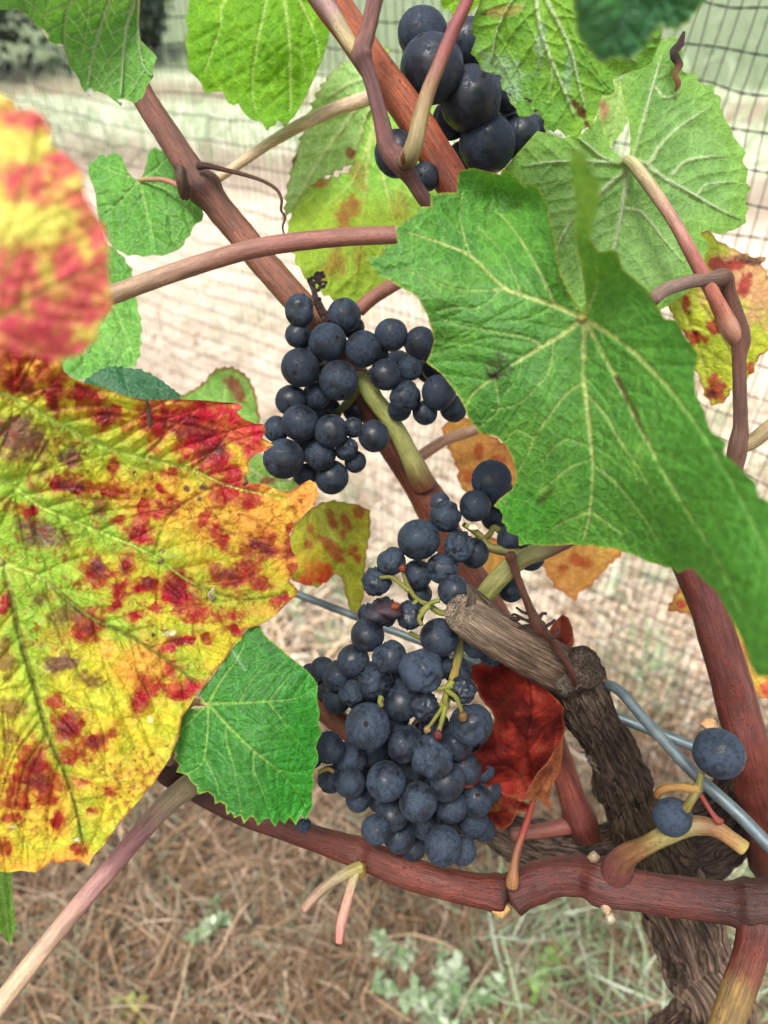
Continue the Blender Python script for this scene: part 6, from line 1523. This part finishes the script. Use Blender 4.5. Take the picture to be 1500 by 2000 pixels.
# ---- stalks of the bunches
def stalk(root, pts, c0, c1, seed, name='stalk', seg=10, rough=.15, **kw):
    cl = c0 if isinstance(c0, list) else [(0, C(c0, 2.5)), (1, C(c1, 2.5))]
    return sweep(name, pts, MRACH, root, cl, seg=seg, step=kw.pop('step', 3), seed=seed, rough=rough, **kw)
stalk(b2, [[690,735,.312,10],[708,742,.309,15],[724,770,.309,17],[752,806,.311,18],[778,846,.313,18],[796,882,.315,19],[812,915,.318,22],[828,948,.324,24]], [(0,C('#a8b058',1.4)),(.3,C('#a3a85c',1.4)),(.75,C('#9c9a58',1.4)),(.9,C('#8a6a44',1.4)),(1,C('#7c4030',1.4))], None, 71, 'peduncle', 16, .07)
stalk(b2, [[708,742,.310,11],[690,772,.312,9],[668,798,.315,8],[640,812,.32,6]], '#a0a450', '#6a6a38', 72)
for i, q in enumerate([[(708,742),(730,720),(780,715),(830,720)], [(800,720),(798,690),(790,670)], [(708,742),(690,700),(660,660),(640,640)], [(690,700),(640,710),(600,720)], [(668,798),(640,850),(600,880)], [(690,830),(700,845),(725,850)]]):
    stalk(b2, [[a, b, .318, 5-.6*k] for k, (a, b) in enumerate(q)], '#8f9440', '#6a6030', 80+i)
stalk(b3, [[1150,1035,.266,13],[1100,1060,.263,15],[1062,1075,.262,18],[1030,1086,.262,18],[1000,1105,.264,19],[972,1132,.267,20],[950,1160,.270,20],[925,1190,.276,16],[905,1230,.28,13],[893,1290,.279,9],[884,1330,.272,9],[872,1365,.270,9],[862,1385,.270,8]], [(0,C('#7c4a44',1.4)),(.15,C('#7a4e40',1.4)),(.22,C('#8f8a50',1.4)),(.5,C('#8a8a4c',1.4)),(.75,C('#8a8a40',1.4)),(.88,C('#b0964c',1.4)),(1,C('#9aa838',1.4))], None, 73, 'peduncle', 16, .08)
stalk(b3, [[1015,1084,.275,12],[985,1075,.278,11],[955,1068,.28,9],[930,1040,.282,7],[905,1024,.284,5]], '#a09a50', '#8a8a40', 74)
green = '#a6b03e'
for i, (q, d0, w0) in enumerate([([(900,1200),(860,1196),(838,1182),(816,1172),(800,1150),(790,1128),(786,1112)], .268, 8), ([(838,1182),(828,1194),(818,1208),(824,1222)], .264, 7), ([(858,1172),(838,1180),(820,1196)], .264, 6), ([(800,1155),(780,1138),(765,1128),(742,1128)], .268, 6), ([(816,1172),(800,1185),(785,1195)], .266, 5), ([(884,1330),(874,1345),(870,1370),(874,1384)], .266, 9), ([(872,1348),(890,1362),(898,1380),(904,1398)], .264, 6.5), ([(870,1380),(864,1405),(856,1432)], .262, 6.5), ([(868,1376),(852,1400),(836,1422)], .266, 5.5), ([(884,1340),(864,1344),(850,1344)], .266, 7), ([(800,1236),(820,1246),(835,1252)], .272, 6), ([(745,1360),(742,1370),(746,1380)], .268, 7), ([(690,1296),(710,1320),(720,1340)], .29, 5), ([(910,1026),(930,1040),(945,1050)], .27, 6), ([(980,1040),(965,1030),(955,1045),(940,1055)], .285, 8), ([(640,1352),(645,1342),(652,1332)], .29, 4), ([(622,1508),(640,1502),(652,1508)], .262, 6)]):
    stalk(b3, [[a, b, d0, w0*.82*(1-.08*k)] for k, (a, b) in enumerate(q)], green if i not in (15, 16) else '#b09a38', '#9a8a3c' if i != 16 else '#8a6a24', 100+i, 'stalk', 10, .3)
bud(856, 1436, .261, 9, C('#7a2a28', 2.4), b3, 41, 'pedicel_tip'); bud(904, 1400, .262, 10, C('#8a6a34', 2.4), b3, 42, 'pedicel_tip'); bud(786, 1110, .266, 7, C('#9a4a2c', 2.4), b3, 43, 'pedicel_tip'); bud(834, 1425, .266, 7, C('#c0a070', 2.4), b3, 44, 'pedicel_tip')
bud(772, 1184, .262, 9, C('#a04a24', 2.6), b3, 45, 'dried_flesh', (1.1, 1, .8)); bud(757, 1192, .264, 20, C('#3a2a34', 1.5), b3, 46, 'burst_skin', (1.5, 1, .7)); bud(735, 1200, .264, 18, C('#33303e', 1.5), b3, 47, 'burst_skin', (1.3, 1, .8))
bud(924, 1030, .268, 8, C('#dcd8b8', 1.3), b3, 48, 'pedicel_tip', (1.3, 1, .6))
stalk(b4, [[1282,1556,.254,6],[1290,1544,.252,8],[1310,1538,.250,8],[1335,1538,.248,8],[1356,1542,.247,9],[1362,1540,.247,10]], '#b07840', '#d0a048', 91, 'stalk', 12)
stalk(b4, [[1369,1510,.249,7],[1366,1525,.248,7],[1362,1542,.247,9],[1352,1560,.246,8],[1342,1576,.247,9],[1336,1584,.248,8]], '#8a8a40', '#b09a48', 92, 'stalk', 12)
stalk(b4, [[1368,1552,.247,5],[1380,1572,.246,5],[1392,1590,.245,5],[1404,1604,.244,7],[1410,1600,.244,5]], '#a83a2c', '#b04a34', 93, 'stalk', 10)

# ================================================================== WIRES
tW = NT('galvanised_wire')
pw = tW.n('ShaderNodeTexCoord').outputs['Object']
nw = tW.noise(pw, 160, 5, .65); nw2 = tW.noise(pw, 30, 3, .6)
cw = tW.bright(tW.mix(tW.mr(nw2, .3, .7), tuple(C('#728286', 1.9)), tuple(C('#8a9798', 1.9))), tW.mr(nw, .25, .75, .72, 1.2))
pb = tW.pbsdf(cw, tW.mr(nw, .3, .7, .35, .6), .5, tW.bump(nw, .25, .0005)); pb.inputs['Metallic'].default_value = .35
MWIRE = tW.done(pb.outputs[0])
wz = [(0, (.3, .3, .3)), (1, (.3, .3, .3))]
w1 = sweep('trellis_wire', [[380, 1083, .405, 7], [580, 1160, .39, 7.5], [890, 1279, .366, 8.5], [1188, 1394, .343, 10], [1350, 1456, .331, 11], [1500, 1514, .319, 12], [1640, 1568, .308, 13]], MWIRE, None, wz, seg=14, step=8, seed=1, rough=.03)
tag(w1, 'taut grey galvanised wire running across behind the grapes', 'wire')
w2 = sweep('tie_wire', [[1120, 1400, .33, 9], [1140, 1362, .318, 9.5], [1165, 1344, .305, 10], [1188, 1338, .297, 10], [1215, 1354, .29, 10.5], [1258, 1404, .281, 11], [1305, 1456, .272, 11.5], [1359, 1514, .264, 12], [1440, 1588, .254, 13], [1500, 1650, .248, 13.5], [1600, 1750, .24, 14]], MWIRE, None, wz, seg=16, step=4, seed=2, rough=.03)
tag(w2, 'thicker grey wire hooked round the old wood and crossing over the taut wire', 'wire')
print('LEAF TRIS', LEAFMESH, 'TOTAL', sum(len(o.data.polygons) for o in bpy.data.objects if o.type == 'MESH'))
